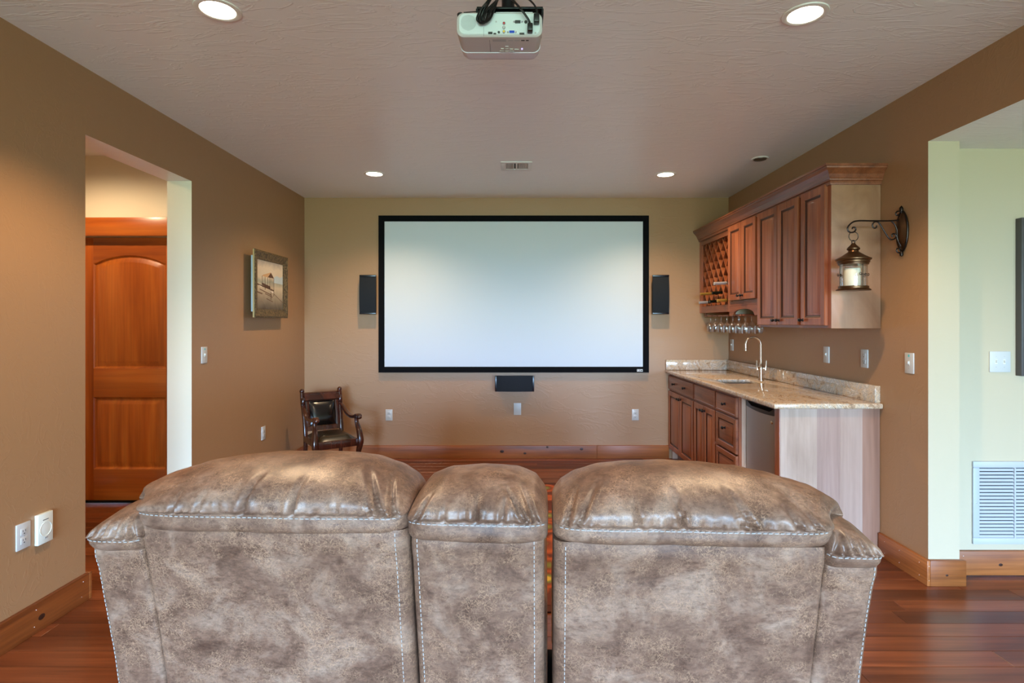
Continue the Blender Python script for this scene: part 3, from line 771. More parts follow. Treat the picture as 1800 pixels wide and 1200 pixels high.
def base_cab(name, label, y0, y1, kind):
    t = thing(name, label, 'cabinet', ((XB+XR)/2, (y0+y1)/2, 0))
    T = 0.018
    MB().box(XB+0.02, XR-0.003, y0, y0+T, 0.0, ZT0-0.001).build('side_panel', 'maple', t, smooth=0)
    MB().box(XB+0.02, XR-0.003, y1-T, y1, 0.0, ZT0-0.001).build('side_panel', 'maple', t, smooth=0)
    MB().box(XB+0.02, XR-0.003, y0+T, y1-T, 0.10, 0.118).build('bottom_panel', 'maple', t, smooth=0)
    MB().box(XR-0.012, XR-0.003, y0+T, y1-T, 0.118, ZT0-0.001).build('back_panel', 'maple', t, smooth=0)
    MB().box(XB+0.075, XB+0.090, y0+T, y1-T, 0.0, 0.10).build('toe_kick', 'cab_wood_y', t, smooth=0)
    mb = MB(); sw = 0.030
    mb.box(XB, XB+0.02, y0, y0+sw, 0.10, ZT0-0.001).box(XB, XB+0.02, y1-sw, y1, 0.10, ZT0-0.001)
    mb.build('face_stile', 'cab_wood', t, smooth=0)
    mb = MB(); mb.box(XB, XB+0.02, y0+sw, y1-sw, ZT0-0.036, ZT0-0.001).box(XB, XB+0.02, y0+sw, y1-sw, 0.70, 0.735).box(XB, XB+0.02, y0+sw, y1-sw, 0.10, 0.135)
    mb.build('face_rail', 'cab_wood_y', t, smooth=0)
    g = 0.014
    if kind == 'doors1' or kind == 'doors0':
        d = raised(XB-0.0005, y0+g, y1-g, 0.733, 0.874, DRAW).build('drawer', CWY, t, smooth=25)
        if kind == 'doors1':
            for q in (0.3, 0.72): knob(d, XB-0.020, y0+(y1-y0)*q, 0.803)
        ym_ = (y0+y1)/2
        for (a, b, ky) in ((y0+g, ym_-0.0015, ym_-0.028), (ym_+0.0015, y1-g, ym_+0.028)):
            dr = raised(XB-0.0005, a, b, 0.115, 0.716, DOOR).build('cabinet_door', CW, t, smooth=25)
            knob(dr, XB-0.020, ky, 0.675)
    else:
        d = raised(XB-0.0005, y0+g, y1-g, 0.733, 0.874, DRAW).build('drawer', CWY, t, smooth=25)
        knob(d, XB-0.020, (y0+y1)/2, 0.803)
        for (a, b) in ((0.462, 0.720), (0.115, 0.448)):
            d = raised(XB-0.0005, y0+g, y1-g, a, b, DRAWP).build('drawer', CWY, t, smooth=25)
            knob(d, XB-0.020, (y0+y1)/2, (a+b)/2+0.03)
    return t
base_cab('base_cabinet', 'brown base cabinet with drawer against the back wall', yC+0.001, yD, 'doors1')
base_cab('base_cabinet', 'brown double-door base cabinet under the sink', yB2+0.001, yC, 'doors0')
base_cab('drawer_cabinet', 'brown base cabinet with three stacked drawers beside the fridge', yA, yB2, 'drawers')

# end panel of the bar with its face stile and veneer strips
t = thing('bar_end_panel', 'pale maple veneer end panel closing the near end of the bar', 'cabinet panel', ((XB+XR)/2, YN+0.03, 0))
MB().box(XB+0.002, XR-0.003, YN+0.004, YN+0.020, 0.0, ZT0-0.001).build('panel_core', 'maple', t, smooth=0)
edges = [1371, 1436, 1477, 1516, 1549.5]
ex = [PX(e, YN) for e in edges]; ex[0] = XB+0.002; ex[-1] = XR-0.003
tones = [(C(152, 126, 108), C(168, 142, 124), C(178, 154, 138)), (C(142, 112, 98), C(156, 126, 112), C(166, 138, 124)), (C(150, 122, 106), C(164, 136, 120), C(174, 150, 134)), (C(132, 96, 78), C(148, 110, 90), C(158, 122, 102))]
for i in range(4):
    wood('veneer_%d' % i, *tones[i], 'z', 8, 0.4, 0.15, 0.02, fine=0.25, stretch=0.15)
    MB().box(ex[i]+0.0002, ex[i+1]-0.0002, YN, YN+0.004, 0.0, ZT0-0.001).build('veneer_strip', 'veneer_%d' % i, t, smooth=0)
MB().box(XB-0.001, XB+0.020, YN+0.0045, YN+0.070, 0.0, ZT0-0.001).build('face_stile', 'cab_wood', t, bevel=0.001)

# mini fridge
fx = 1.668; fy0, fy1 = 3.555, 4.066
t = thing('mini_fridge', 'small stainless steel undercounter fridge with black top handle', 'fridge', (fx+0.26, (fy0+fy1)/2, 0))
MB().box(fx+0.05, XR-0.04, fy0+0.004, fy1-0.004, 0.012, 0.862).build('body', 'fridge_black', t, bevel=0.004)
# door: slightly bowed
rows = []
for i in range(13):
    s_ = -1+2*i/12; yy = fy0+(fy1-fy0)*i/12; xx = fx+0.012*s_*s_
    rows.append([(xx, yy, 0.06), (xx, yy, 0.826-0.012*(1-s_*s_))])
mb = MB().grid(rows)
back = [[(fx+0.045, r[0][1], 0.06) for r in rows], [(fx+0.045, r[0][1], 0.826) for r in rows]]
k = 13
mb2 = MB(); top = [r[1] for r in rows]; bot = [r[0] for r in rows]
mb2.rings([[*bot, (fx+0.045, fy1, 0.06), (fx+0.045, fy0, 0.06)], [*top, (fx+0.045, fy1, 0.826), (fx+0.045, fy0, 0.826)]])
dr = mb2.build('door', 'steel', t, smooth=20)
hb = MB(); top2 = [(p[0]-0.001, p[1], 0.866) for p in top]; 
hb.rings([[*[(p[0]-0.001, p[1], p[2]+0.001) for p in top], (fx+0.045, fy1, 0.827), (fx+0.045, fy0, 0.827)], [*top2, (fx+0.045, fy1, 0.866), (fx+0.045, fy0, 0.866)]])
h = hb.build('handle_band', 'black_plastic', t, smooth=20)
MB().prism([(fy0+0.08, 0.864), (fy0+0.12, 0.842), (fy1-0.12, 0.842), (fy1-0.06, 0.864)], 'x', fx-0.003, fx+0.006).build('grip_recess', 'gap_dark', h, smooth=0)
q = MB().ball((fx+0.004, fy0+0.095, 0.775), 0.018, 0.12, 1.0, 0.6, 16, 8); q.build('badge', 'nickel', dr)

# countertop with backsplash, sink cut-out
X0c = 1.58; Y0c = 3.415
SX0, SX1, SY0, SY1 = 1.72, 2.04, 4.56, 4.90
t = thing('granite_countertop', 'polished tan and grey granite bar countertop with low backsplash', 'countertop', (1.92, 4.6, ZT0))
def slab_with_hole():
    mb = MB(); outer = [(X0c, Y0c), (XR-0.001, Y0c), (XR-0.001, YB-0.002), (X0c, YB-0.002)]
    hole = [(p[0]+(SX0+SX1)/2, p[1]+(SY0+SY1)/2) for p in rrect(SX1-SX0, SY1-SY0, 0.05, 5)]
    bmm = bmesh.new()
    def ringv(pts, z): return [bmm.verts.new((p[0], p[1], z)) for p in pts]
    for z in (ZT0, ZT1):
        o = ringv(outer, z); h_ = ringv(hole, z)
        es = [bmm.edges.new((o[i], o[(i+1) % 4])) for i in range(4)]+[bmm.edges.new((h_[i], h_[(i+1) % len(h_)])) for i in range(len(h_))]
        bmesh.ops.triangle_fill(bmm, use_beauty=True, use_dissolve=False, edges=es)
        if z == ZT0: lo = (o, h_)
        else: hi = (o, h_)
    for a_, b_ in zip(lo, hi):
        n_ = len(a_)
        for i in range(n_): bmm.faces.new((a_[i], a_[(i+1) % n_], b_[(i+1) % n_], b_[i]))
    bmm.verts.index_update()
    mb.add([v.co[:] for v in bmm.verts], [[v.index for v in f.verts] for f in bmm.faces]); bmm.free(); return mb
# rounded nose strips along the two free edges come from a bevel on the slab
slab_with_hole().build('worktop', 'granite', t, bevel=0.010, seg=3, smooth=40)
MB().box(XR-0.034, XR-0.001, YN-0.002, YB-0.036, ZT1+0.0005, ZT1+0.104).build('backsplash', 'granite', t, bevel=0.002)
MB().box(X0c+0.004, XR-0.001, YB-0.035, YB-0.002, ZT1+0.0005, ZT1+0.104).build('backsplash', 'granite', t, bevel=0.002)
# undermount sink
t = thing('bar_sink', 'undermount steel bar sink set in the granite', 'sink', ((SX0+SX1)/2, (SY0+SY1)/2, 0.73))
ol = []
for s_, z, r in ((0.004, ZT0-0.002, 0.05), (0.002, 0.80, 0.05), (-0.01, 0.745, 0.05), (-0.05, 0.73, 0.06)):
    ol.append([(p[0]+(SX0+SX1)/2, p[1]+(SY0+SY1)/2, z) for p in rrect(SX1-SX0+2*s_, SY1-SY0+2*s_, r, 5)])
MB().rings(ol, False).build('basin', 'sink_steel', t, smooth=40)
MB().lathe([(0, 0.7335), (0.03, 0.7335), (0.04, 0.731)], 20, ((SX0+SX1)/2, (SY0+SY1)/2, 0)).build('drain', 'chrome', t)
# faucet
FX, FY = 2.120, 4.83
t = thing('bar_faucet', 'brushed gooseneck bar faucet with two lever handles', 'faucet', (FX, FY, ZT1))
MB().lathe([(0.024, 0.0), (0.024, 0.006), (0.017, 0.012), (0.015, 0.04), (0.015, 0.085), (0.019, 0.09), (0.019, 0.115), (0.014, 0.125), (0.011, 0.15), (0.0, 0.15)], 20, (FX, FY, ZT1)).build('body', 'nickel', t)
r_ = 0.065
pts = [(FX, FY, ZT1+0.14), (FX, FY, ZT1+0.2), (FX, FY, ZT1+0.305)]
for i in range(1, 15):
    a_ = PI*i/14; pts.append((FX-r_+r_*math.cos(a_), FY, ZT1+0.305+r_*math.sin(a_)))
pts.append((FX-2*r_, FY, ZT1+0.27))
MB().tube(pts, 0.009, 12, up=(0, 1, 0)).build('spout', 'nickel', t)
MB().lathe([(0.008, 0), (0.0105, 0.002), (0.0105, 0.02), (0.009, 0.024)], 12, (FX-2*r_, FY, ZT1+0.25)).build('aerator', 'nickel', t)
for s_ in (-1, 1):
    hd = MB().tube([(FX, FY, ZT1+0.10), (FX+s_*0.035, FY-0.01, ZT1+0.10)], 0.011, 12).build('handle_stem', 'nickel', t)
    MB().tube([(FX+s_*0.036, FY-0.01, ZT1+0.088), (FX+s_*0.037, FY-0.011, ZT1+0.12), (FX+s_*0.041, FY-0.012, ZT1+0.17)], 0.009, 10, scale=[1.2, 1.0, 0.55]).build('lever', 'nickel', hd)

# ------------------------------------------------------------------ upper cabinets
XU = 1.945; ZU0, ZU1 = 1.392, 2.30
UD = [(a, d) for a, d in DOOR]
y_d1 = (3.482, 3.776); y_p = (3.815, 4.112, 4.116, 4.452); y_s = (4.49, 4.765, 4.769, 5.068)
def upper(name, label, y0, y1, z0, z1, doors, side_near=None):
    t = thing(name, label, 'cabinet', ((XU+XR)/2, (y0+y1)/2, z0))
    MB().box(XU+0.02, XR-0.002, y0, y0+0.016, z0, z1).build('side_panel', 'maple', t, smooth=0)
    MB().box(XU+0.02, XR-0.002, y1-0.016, y1, z0, z1).build('side_panel', 'maple', t, smooth=0)
    MB().box(XU+0.02, XR-0.002, y0+0.016, y1-0.016, z0+0.03, z0+0.046).build('bottom_panel', 'maple', t, smooth=0)
    MB().box(XU+0.02, XR-0.002, y0+0.016, y1-0.016, z1-0.016, z1).build('top_panel', 'maple', t, smooth=0)
    MB().box(XR-0.01, XR-0.002, y0+0.016, y1-0.016, z0+0.046, z1-0.016).build('back_panel', 'maple', t, smooth=0)
    sw = 0.034
    MB().box(XU, XU+0.02, y0, y0+sw, z0, z1).build('face_stile', 'cab_wood', t, smooth=0)
    MB().box(XU, XU+0.02, y1-sw, y1, z0, z1).build('face_stile', 'cab_wood', t, smooth=0)
    MB().box(XU, XU+0.02, y0+sw, y1-sw, z0, z0+0.04).build('face_rail', 'cab_wood_y', t, smooth=0)
    MB().box(XU, XU+0.02, y0+sw, y1-sw, z1-0.04, z1).build('face_rail', 'cab_wood_y', t, smooth=0)
    for (a, b, ky, d0, d1) in doors:
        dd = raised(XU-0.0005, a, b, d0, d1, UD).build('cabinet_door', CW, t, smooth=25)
        knob(dd, XU-0.020, ky, d0+0.035)
    return t
zt_ = 2.285; zb_ = 1.408
t = upper('wall_cabinet', 'brown single-door wall cabinet nearest the wall lantern', YN, 3.795, ZU0, ZU1, [(y_d1[0], y_d1[1], y_d1[1]-0.03, zb_, zt_)])
MB().box(XU+0.0005, XR-0.002, YN-0.006, YN-0.0002, ZU0-0.002, ZU1).build('end_panel', 'maple_end', t, bevel=0.001)
upper('wall_cabinet', 'tall brown double-door wall cabinet above the counter', 3.796, 4.47, ZU0, ZU1,
      [(y_p[0], y_p[1], y_p[1]-0.028, zb_, zt_), (y_p[2], y_p[3], y_p[2]+0.028, zb_, zt_)])
t = upper('wall_cabinet', 'short brown double-door wall cabinet with arched valance', 4.471, 5.085, 1.575, ZU1,
      [(y_s[0], y_s[1], y_s[1]-0.028, 1.622, zt_), (y_s[2], y_s[3], y_s[2]+0.028, 1.622, zt_)])
# arched valance
ya_, yb2 = 4.471, 5.085; zv0, zv1, zar = 1.487, 1.574, 1.545
n_ = 16; mb = MB(); ym_ = (ya_+yb2)/2; hwv = 0.23
def varc(y): 
    u = abs(y-ym_)/hwv
    return zv0+(zar-zv0)*math.sqrt(max(0, 1-u*u)) if u < 1 else zv0
ys_ = [ya_]+[ym_-hwv+2*hwv*i/n_ for i in range(n_+1)]+[yb2]
for p, q in zip(ys_, ys_[1:]):
    mb.prism([(p, varc(p)), (q, varc(q)), (q, zv1), (p, zv1)], 'x', XU+0.001, XU+0.02)
mb.build('valance', 'cab_wood_y', t, smooth=0)
MB().box(XU+0.0205, XR-0.002, yb2-0.016, yb2, 1.499, 1.5745).build('return_panel', 'pale_interior', t, smooth=0)

# wine rack cabinet
wy0, wy1 = 5.086, YB-0.003; wz0 = 1.525
t = thing('wine_rack_cabinet', 'brown wall cabinet with diamond wine rack by the back wall', 'cabinet', ((XU+XR)/2, (wy0+wy1)/2, wz0))
MB().box(XU+0.02, XR-0.002, wy0, wy0+0.016, wz0, ZU1).build('side_panel', 'maple', t, smooth=0)
MB().box(XU+0.02, XR-0.002, wy1-0.016, wy1, wz0, ZU1).build('side_panel', 'cab_wood', t, smooth=0)
MB().box(XR-0.01, XR-0.002, wy0+0.016, wy1-0.016, wz0, ZU1).build('back_panel', 'cab_wood', t, smooth=0)
MB().box(XU+0.02, XR-0.01, wy0+0.016, wy1-0.016, wz0+0.05, wz0+0.066).build('bottom_panel', 'cab_wood_y', t, smooth=0)
MB().box(XU+0.02, XR-0.01, wy0+0.016, wy1-0.016, ZU1-0.016, ZU1).build('top_panel', 'cab_wood_y', t, smooth=0)
sw = 0.045
MB().box(XU, XU+0.02, wy0, wy0+0.03, wz0, ZU1).build('face_stile', 'cab_wood', t, smooth=0)
MB().box(XU, XU+0.02, wy1-0.06, wy1, wz0, ZU1).build('face_stile', 'cab_wood', t, smooth=0)
MB().box(XU, XU+0.02, wy0+0.03, wy1-0.06, wz0, wz0+0.066).build('face_rail', 'cab_wood_y', t, smooth=0)
MB().box(XU, XU+0.02, wy0+0.03, wy1-0.06, 2.225, ZU1).build('face_rail', 'cab_wood_y', t, smooth=0)
# lattice: crossed slats at 45 degrees with depth
lx0, lx1 = XU+0.021, XU+0.24
ly0, ly1, lz0, lz1 = wy0+0.017, wy1-0.017, wz0+0.067, 2.283
step = 0.155; th = 0.009
def clip_line(c, s_):
    # z = s_*(y-ly0)+c within the opening
    pts = []
    for y_ in (ly0, ly1):
        z_ = s_*(y_-ly0)+c
        if lz0-1e-9 <= z_ <= lz1+1e-9: pts.append((y_, z_))
    for z_ in (lz0, lz1):
        y_ = (z_-c)/s_+ly0
        if ly0 < y_ < ly1: pts.append((y_, z_))
    pts = sorted(set((round(a, 5), round(b, 5)) for a, b in pts))
    return (pts[0], pts[-1]) if len(pts) >= 2 else None
SLOPE = 1.25
for s_ in (SLOPE, -SLOPE):
    c = lz0-2.0
    base = lz0 if s_ > 0 else lz0
    for k in range(-14, 20):
        cc = lz0+k*step*SLOPE*0.82+0.045
        r = clip_line(cc, s_)
        if not r: continue
        (ya__, za__), (yb__, zb__) = r
        if math.hypot(ya__-yb__, za__-zb__) < 0.06: continue
        dx, dz = yb__-ya__, zb__-za__; l_ = math.hypot(dx, dz); nx, nz = -dz/l_*th/2, dx/l_*th/2
        off = 0.0 if s_ > 0 else 0.004
        MB().prism([(ya__+nx, za__+nz), (yb__+nx, zb__+nz), (yb__-nx, zb__-nz), (ya__-nx, za__-nz)], 'x', lx0+off, lx1+off).build('lattice_slat', 'cab_wood', t, smooth=0)
# glass rack under the wine cabinet and short cabinet
t = thing('stemware_rack', 'slotted brown stemware rack under the wine cabinet', 'glass rack', (XU+0.15, 5.3, 1.488))
ry0, ry1 = 4.80, 5.80; NS = 7
gy = [ry0+0.06+(ry1-ry0-0.12)*i/(NS-1) for i in range(NS)]
zr = 1.487
cur = ry0
for i in range(NS+1):
    a_ = ry0 if i == 0 else gy[i-1]+0.012
    b_ = ry1 if i == NS else gy[i]-0.012
    MB().box(XU+0.022, XR-0.004, a_, b_, zr, zr+0.010).build('rail', 'cab_wood', t, smooth=0)
MB().box(XR-0.03, XR-0.004, wy0+0.02, ry1, zr+0.0105, zr+0.036).build('spacer', 'cab_wood_y', t, smooth=0)
MB().box(XU+0.024, XU+0.04, ry1-0.02, ry1, zr+0.0105, zr+0.036).build('spacer', 'cab_wood_y', t, smooth=0)
# wine glasses hanging upside down
gp = [(0.0, 0.0), (0.033, 0.001), (0.034, 0.003), (0.008, 0.006), (0.004, 0.012), (0.0035, 0.06), (0.006, 0.072), (0.022, 0.085), (0.036, 0.105), (0.040, 0.125), (0.037, 0.150), (0.033, 0.172),
      (0.032, 0.172), (0.036, 0.150), (0.0388, 0.125), (0.035, 0.106), (0.021, 0.087), (0.0, 0.077)]
ztop = zr+0.0145
proto = None; gk = 0
words = ['first', 'second', 'third', 'fourth', 'fifth', 'sixth', 'seventh', 'eighth']
for r_i, gx in enumerate((2.005, 2.115)):
    for i, yy in enumerate(gy):
        if proto is None:
            proto = MB().lathe([(r, -h+0.0015) for r, h in gp], 24).build('wine_glass', 'stem_glass', None, local=True, smooth=60); o = proto
        else:
            o = bpy.data.objects.new('wine_glass', proto.data); COL.objects.link(o)
        o.location = (gx, yy, ztop)
        tag(o, '%s hanging wine glass from the back wall, %s row of the rack' % (words[NS-1-i], ('front', 'rear')[r_i]), 'wine glass', 'wine glasses hanging under the cabinets')
        o.rotation_euler = (0, 0, 0.7*i)

# crown moulding
prof = [(0.000, 2.272), (0.010, 2.272), (0.012, 2.282), (0.012, 2.292), (0.020, 2.296), (0.022, 2.306), (0.026, 2.312), (0.034, 2.332), (0.050, 2.352), (0.062, 2.362), (0.064, 2.372), (0.070, 2.374), (0.070, 2.386), (0.0, 2.386)]
Xf = XU-0.001; Yf = YN-0.0065
rows = []
for p, h_ in prof:
    rows.append([(XR-0.001, Yf-p, h_), (Xf-p, Yf-p, h_), (Xf-p, YB-0.002, h_)])
mb = MB(); k = len(prof)
for i in range(k):
    j = (i+1) % k
    for q in range(2):
        mb.add([rows[i][q], rows[i][q+1], rows[j][q+1], rows[j][q]], [(0, 1, 2, 3)])
mb.add([r[0] for r in rows], [tuple(range(k))]); mb.add([r[2] for r in rows], [tuple(range(k))])
cm = mb.build('crown_moulding', 'cab_wood_y', smooth=25)
tag(cm, 'dark stained crown moulding along the top of the wall cabinets', 'moulding')

# wine bottles: neck pokes out of the rack
USED = set()
def bottle(px, py, Y, cap, label, tilt=0.10, out=0.11):
    z = PZ(py, Y)
    # settle the bottle into the nearest diamond cell
    DZ = step*SLOPE*0.82; DY = DZ/(2*SLOPE)
    best = None
    for m_ in range(0, 16):
        for n2 in range(0, 10):
            yc, zc__ = ly0+DY*m_, lz0+0.045+DZ*(n2+(0.5 if m_ % 2 == 0 else 0.0))
            if not (ly0+0.04 < yc < ly1-0.04 and lz0+0.04 < zc__): continue
            dd_ = (yc-Y)**2+(zc__-z)**2
            if (m_, n2) not in USED and (best is None or dd_ < best[0]): best = (dd_, yc, zc__, (m_, n2))
    USED.add(best[3]); Y, z = best[1], best[2]-0.004; tilt = min(tilt, 0.05)
    t = thing('wine_bottle', label, 'wine bottle', (XU+0.02, Y, z), group='wine bottles in the diamond rack')
    ct, st = math.cos(tilt), math.sin(tilt)
    t.rotation_euler = (0, -tilt, 0)
    # local axis x: +x into the rack, -x outwards
    MB().lathe([(0, 0.255), (0.030, 0.255), (0.034, 0.245), (0.034, 0.10), (0.030, 0.075), (0.016, 0.03), (0.0135, 0.0), (0.0130, -0.03)], 20, (0, 0, 0), 'x').build('body', 'bottle_glass', t, local=True, smooth=40)
    MB().lathe([(0.0142, -0.012), (0.0140, -out+0.012), (0.0150, -out+0.010), (0.0150, -out+0.001), (0.0135, -out), (0.0, -out)], 18, (0, 0, 0), 'x').build('capsule', cap, t, local=True, smooth=40)
bottle(1266, 493, 5.16, 'silver_foil', 'wine bottle with silver capsule, topmost in the rack', 0.16, 0.13)
bottle(1247, 512, 5.52, 'gold_foil', 'wine bottle with long gold capsule, left in the rack', 0.10, 0.15)
bottle(1267, 524, 5.18, 'gold_foil', 'wine bottle with short gold capsule, lowest right in the rack', 0.10, 0.10)
bottle(1238, 529, 5.70, 'silver_foil', 'wine bottle with pale capsule, lowest left in the rack', 0.06, 0.10)
bottle(1259, 505, 5.34, 'bottle_glass', 'wine bottle with dark capsule right of the long gold one', 0.06, 0.08)
bottle(1254, 528, 5.42, 'bottle_glass', 'wine bottle with dark capsule between the two lowest ones', 0.06, 0.08)

# ------------------------------------------------------------------ wall bracket and lantern
SY = 3.245
t = thing('lantern_bracket', 'dark bronze scrolled wall bracket holding the lantern', 'bracket', (XR, SY, 1.81))
zc_ = (2.09+1.82)/2
def oval(sc_, d): return [(XR-d, SY+0.048*sc_*math.cos(2*PI*i/28)*(1-0.25*abs(math.sin(2*PI*i/28))**3), zc_+0.115*sc_*math.sin(2*PI*i/28)) for i in range(28)]
MB().rings([oval(1.0, 0.0), oval(1.02, 0.006), oval(0.9, 0.012), oval(0.72, 0.018), oval(0.55, 0.030), oval(0.2, 0.036)]).build('back_plate', 'bronze', t, smooth=50)
for s_ in (1, -1):
    MB().lathe([(0.0, -0.02), (0.008, -0.015), (0.011, 0.0), (0.007, 0.012), (0.0, 0.02)], 12, (XR-0.012, SY, zc_+s_*0.128)).build('finial', 'bronze_dark', t)
# rims of the leaf shaped plate
for s_ in (1, -1):
    pts = [(XR-0.008, SY+s_*0.046*math.cos(a_)*(1-0.25*abs(math.sin(a_))**3), zc_+0.118*math.sin(a_)) for a_ in [(-PI/2+PI*i/20) for i in range(21)]]
    MB().tube(pts, 0.005, 8, up=(1, 0, 0)).build('rim', 'bronze_dark', t)
def spiral(cx_, cz_, r0, r1, a0, a1, n=22):
    return [(cx_+(r0+(r1-r0)*i/n)*math.cos(a0+(a1-a0)*i/n), SY, cz_+(r0+(r1-r0)*i/n)*math.sin(a0+(a1-a0)*i/n)) for i in range(n+1)]
za = PZ(388, SY); xh = PX(1499, SY)
def P2(px, py): return (PX(px, SY), SY, PZ(py, SY))
arm = [P2(1582, 387), P2(1560, 388), P2(1530, 388), P2(1508, 388), P2(1498, 391), P2(1491, 398), P2(1490, 404), P2(1494, 408), P2(1500, 408), P2(1504, 404), P2(1503, 400), P2(1499.5, 399.5), P2(1498, 402)]
MB().tube(catmull(arm, 5), 0.0046, 8, up=(0, 1, 0)).build('arm', 'bronze_dark', t)
br = [P2(1541, 396), P2(1540, 400), P2(1536, 400.5), P2(1533.5, 396), P2(1536, 391), P2(1541, 389.5), P2(1546, 393), P2(1556, 409), P2(1562, 418), P2(1567, 421), P2(1573, 419), P2(1575, 414), P2(1571, 410.5), P2(1567.5, 413), P2(1569, 416)]
MB().tube(catmull(br, 5), 0.0040, 8, up=(0, 1, 0)).build('brace_scroll', 'bronze_dark', t)
br = [P2(1567, 389), P2(1573, 395), P2(1577, 406), P2(1577, 418), P2(1581, 428), P2(1588, 440)]
MB().tube(catmull(br, 5), 0.0040, 8, up=(0, 1, 0)).build('brace', 'bronze_dark', t)
br = [P2(1588, 381), P2(1585, 374), P2(1580, 371), P2(1576, 372.5), P2(1574.5, 376), P2(1577, 378.5), P2(1580, 377)]
MB().tube(catmull(br, 5), 0.0040, 8, up=(0, 1, 0)).build('upper_scroll', 'bronze_dark', t)
br = [P2(1588, 439), P2(1584, 443), P2(1579, 444), P2(1576, 440.5), P2(1577.5, 436.5), P2(1581, 437), P2(1580.5, 440)]
MB().tube(catmull(br, 5), 0.0040, 8, up=(0, 1, 0)).build('lower_scroll', 'bronze_dark', t)
# lantern
lx = PX(1500, SY); zb = PZ(510.5, SY); zg0, zg1 = PZ(503, SY), PZ(464, SY); rg = 0.072
t = thing('hanging_lantern', 'bronze lantern with round glass hanging from the wall bracket', 'lantern', (lx, SY, zb))
MB().lathe([(0, zb), (0.088, zb), (0.090, zb+0.004), (0.084, zb+0.009), (0.078, zb+0.012), (0.078, zb+0.024), (0.072, zb+0.026), (0.0, zb+0.026)], 36, (lx, SY, 0)).build('base', 'bronze', t)
MB().lathe([(rg, zg0), (rg, zg1), (rg-0.0025, zg1), (rg-0.0025, zg0)], 40, (lx, SY, 0), closed=True).build('glass', 'clear_glass', t, smooth=50)
zr0 = zg1-0.004
cap = [(0.078, zr0), (0.080, zr0+0.010), (0.084, zr0+0.013), (0.084, zr0+0.022), (0.092, zr0+0.028), (0.092, zr0+0.034), (0.084, zr0+0.038), (0.060, zr0+0.052), (0.042, zr0+0.064), (0.028, zr0+0.074), (0.026, zr0+0.082), (0.034, zr0+0.088), (0.034, zr0+0.095), (0.022, zr0+0.108), (0.014, zr0+0.116), (0.010, zr0+0.124), (0.0, zr0+0.126)]
MB().lathe([(0.0, zr0+0.004), (0.07, zr0+0.002)]+cap, 36, (lx, SY, 0)).build('cap', 'bronze', t)
ztip = zr0+0.126
MB().tube([(lx+0.009*math.cos(2*PI*i/16), SY, ztip+0.006+0.009*math.sin(2*PI*i/16)) for i in range(17)], 0.0028, 8, up=(0, 1, 0)).build('loop', 'bronze_dark', t)
zr2 = (ztip+0.014+PZ(408, SY))/2; rr2 = (PZ(408, SY)-ztip-0.008)/2
MB().tube([(lx+0.001+rr2*math.cos(2*PI*i/20), SY, zr2+rr2*math.sin(2*PI*i/20)) for i in range(21)], 0.0022, 8, up=(0, 1, 0)).build('hanging_ring', 'bronze_dark', t)
for a_ in (-PI/2+0.12, 0.05, PI/2, PI-0.05):
    x_, y_ = lx+(rg+0.003)*math.cos(a_), SY+(rg+0.003)*math.sin(a_)
    rod = MB().tube([(x_, y_, zg0-0.002), (x_, y_, zg1)], 0.0018, 6).build('rod', 'bronze_dark', t)
    zz0 = (zg0+zg1)/2
    tv = Vector((-math.sin(a_), math.cos(a_), 0))
    pts = []
    for i in range(31):
        u = i/30
        if u < 0.4: th_ = PI*2.2*(1-u/0.4); rr = 0.004+0.006*(u/0.4); q = (-0.018+rr*math.cos(th_-PI/2), rr*math.sin(th_-PI/2)+0.002)
        elif u > 0.6: th_ = PI*2.2*((u-0.6)/0.4); rr = 0.010-0.006*((u-0.6)/0.4); q = (0.018-rr*math.cos(th_-PI/2), -rr*math.sin(th_-PI/2)-0.002)
        else: q = (-0.018+0.036*(u-0.4)/0.2, 0.0)
        pts.append((x_+tv.x*q[0]+0.003*math.cos(a_), y_+tv.y*q[0]+0.003*math.sin(a_), zz0+q[1]))
    MB().tube(pts, 0.0016, 6).build('scroll_ornament', 'bronze_dark', rod)
zc0 = zb+0.0265
cd = thing('pillar_candle', 'cream pillar candle inside the glass lantern', 'candle', (lx-0.008, SY, zc0))
MB().lathe([(0, zc0), (0.042, zc0), (0.043, zc0+0.003), (0.043, zc0+0.098), (0.041, zc0+0.101), (0.034, zc0+0.096), (0.0, zc0+0.092)], 28, (lx-0.008, SY, 0)).build('wax', 'wax', cd, smooth=50)
MB().tube([(lx-0.008, SY, zc0+0.09), (lx-0.007, SY, zc0+0.102)], 0.001, 6).build('wick', 'gap_dark', cd)

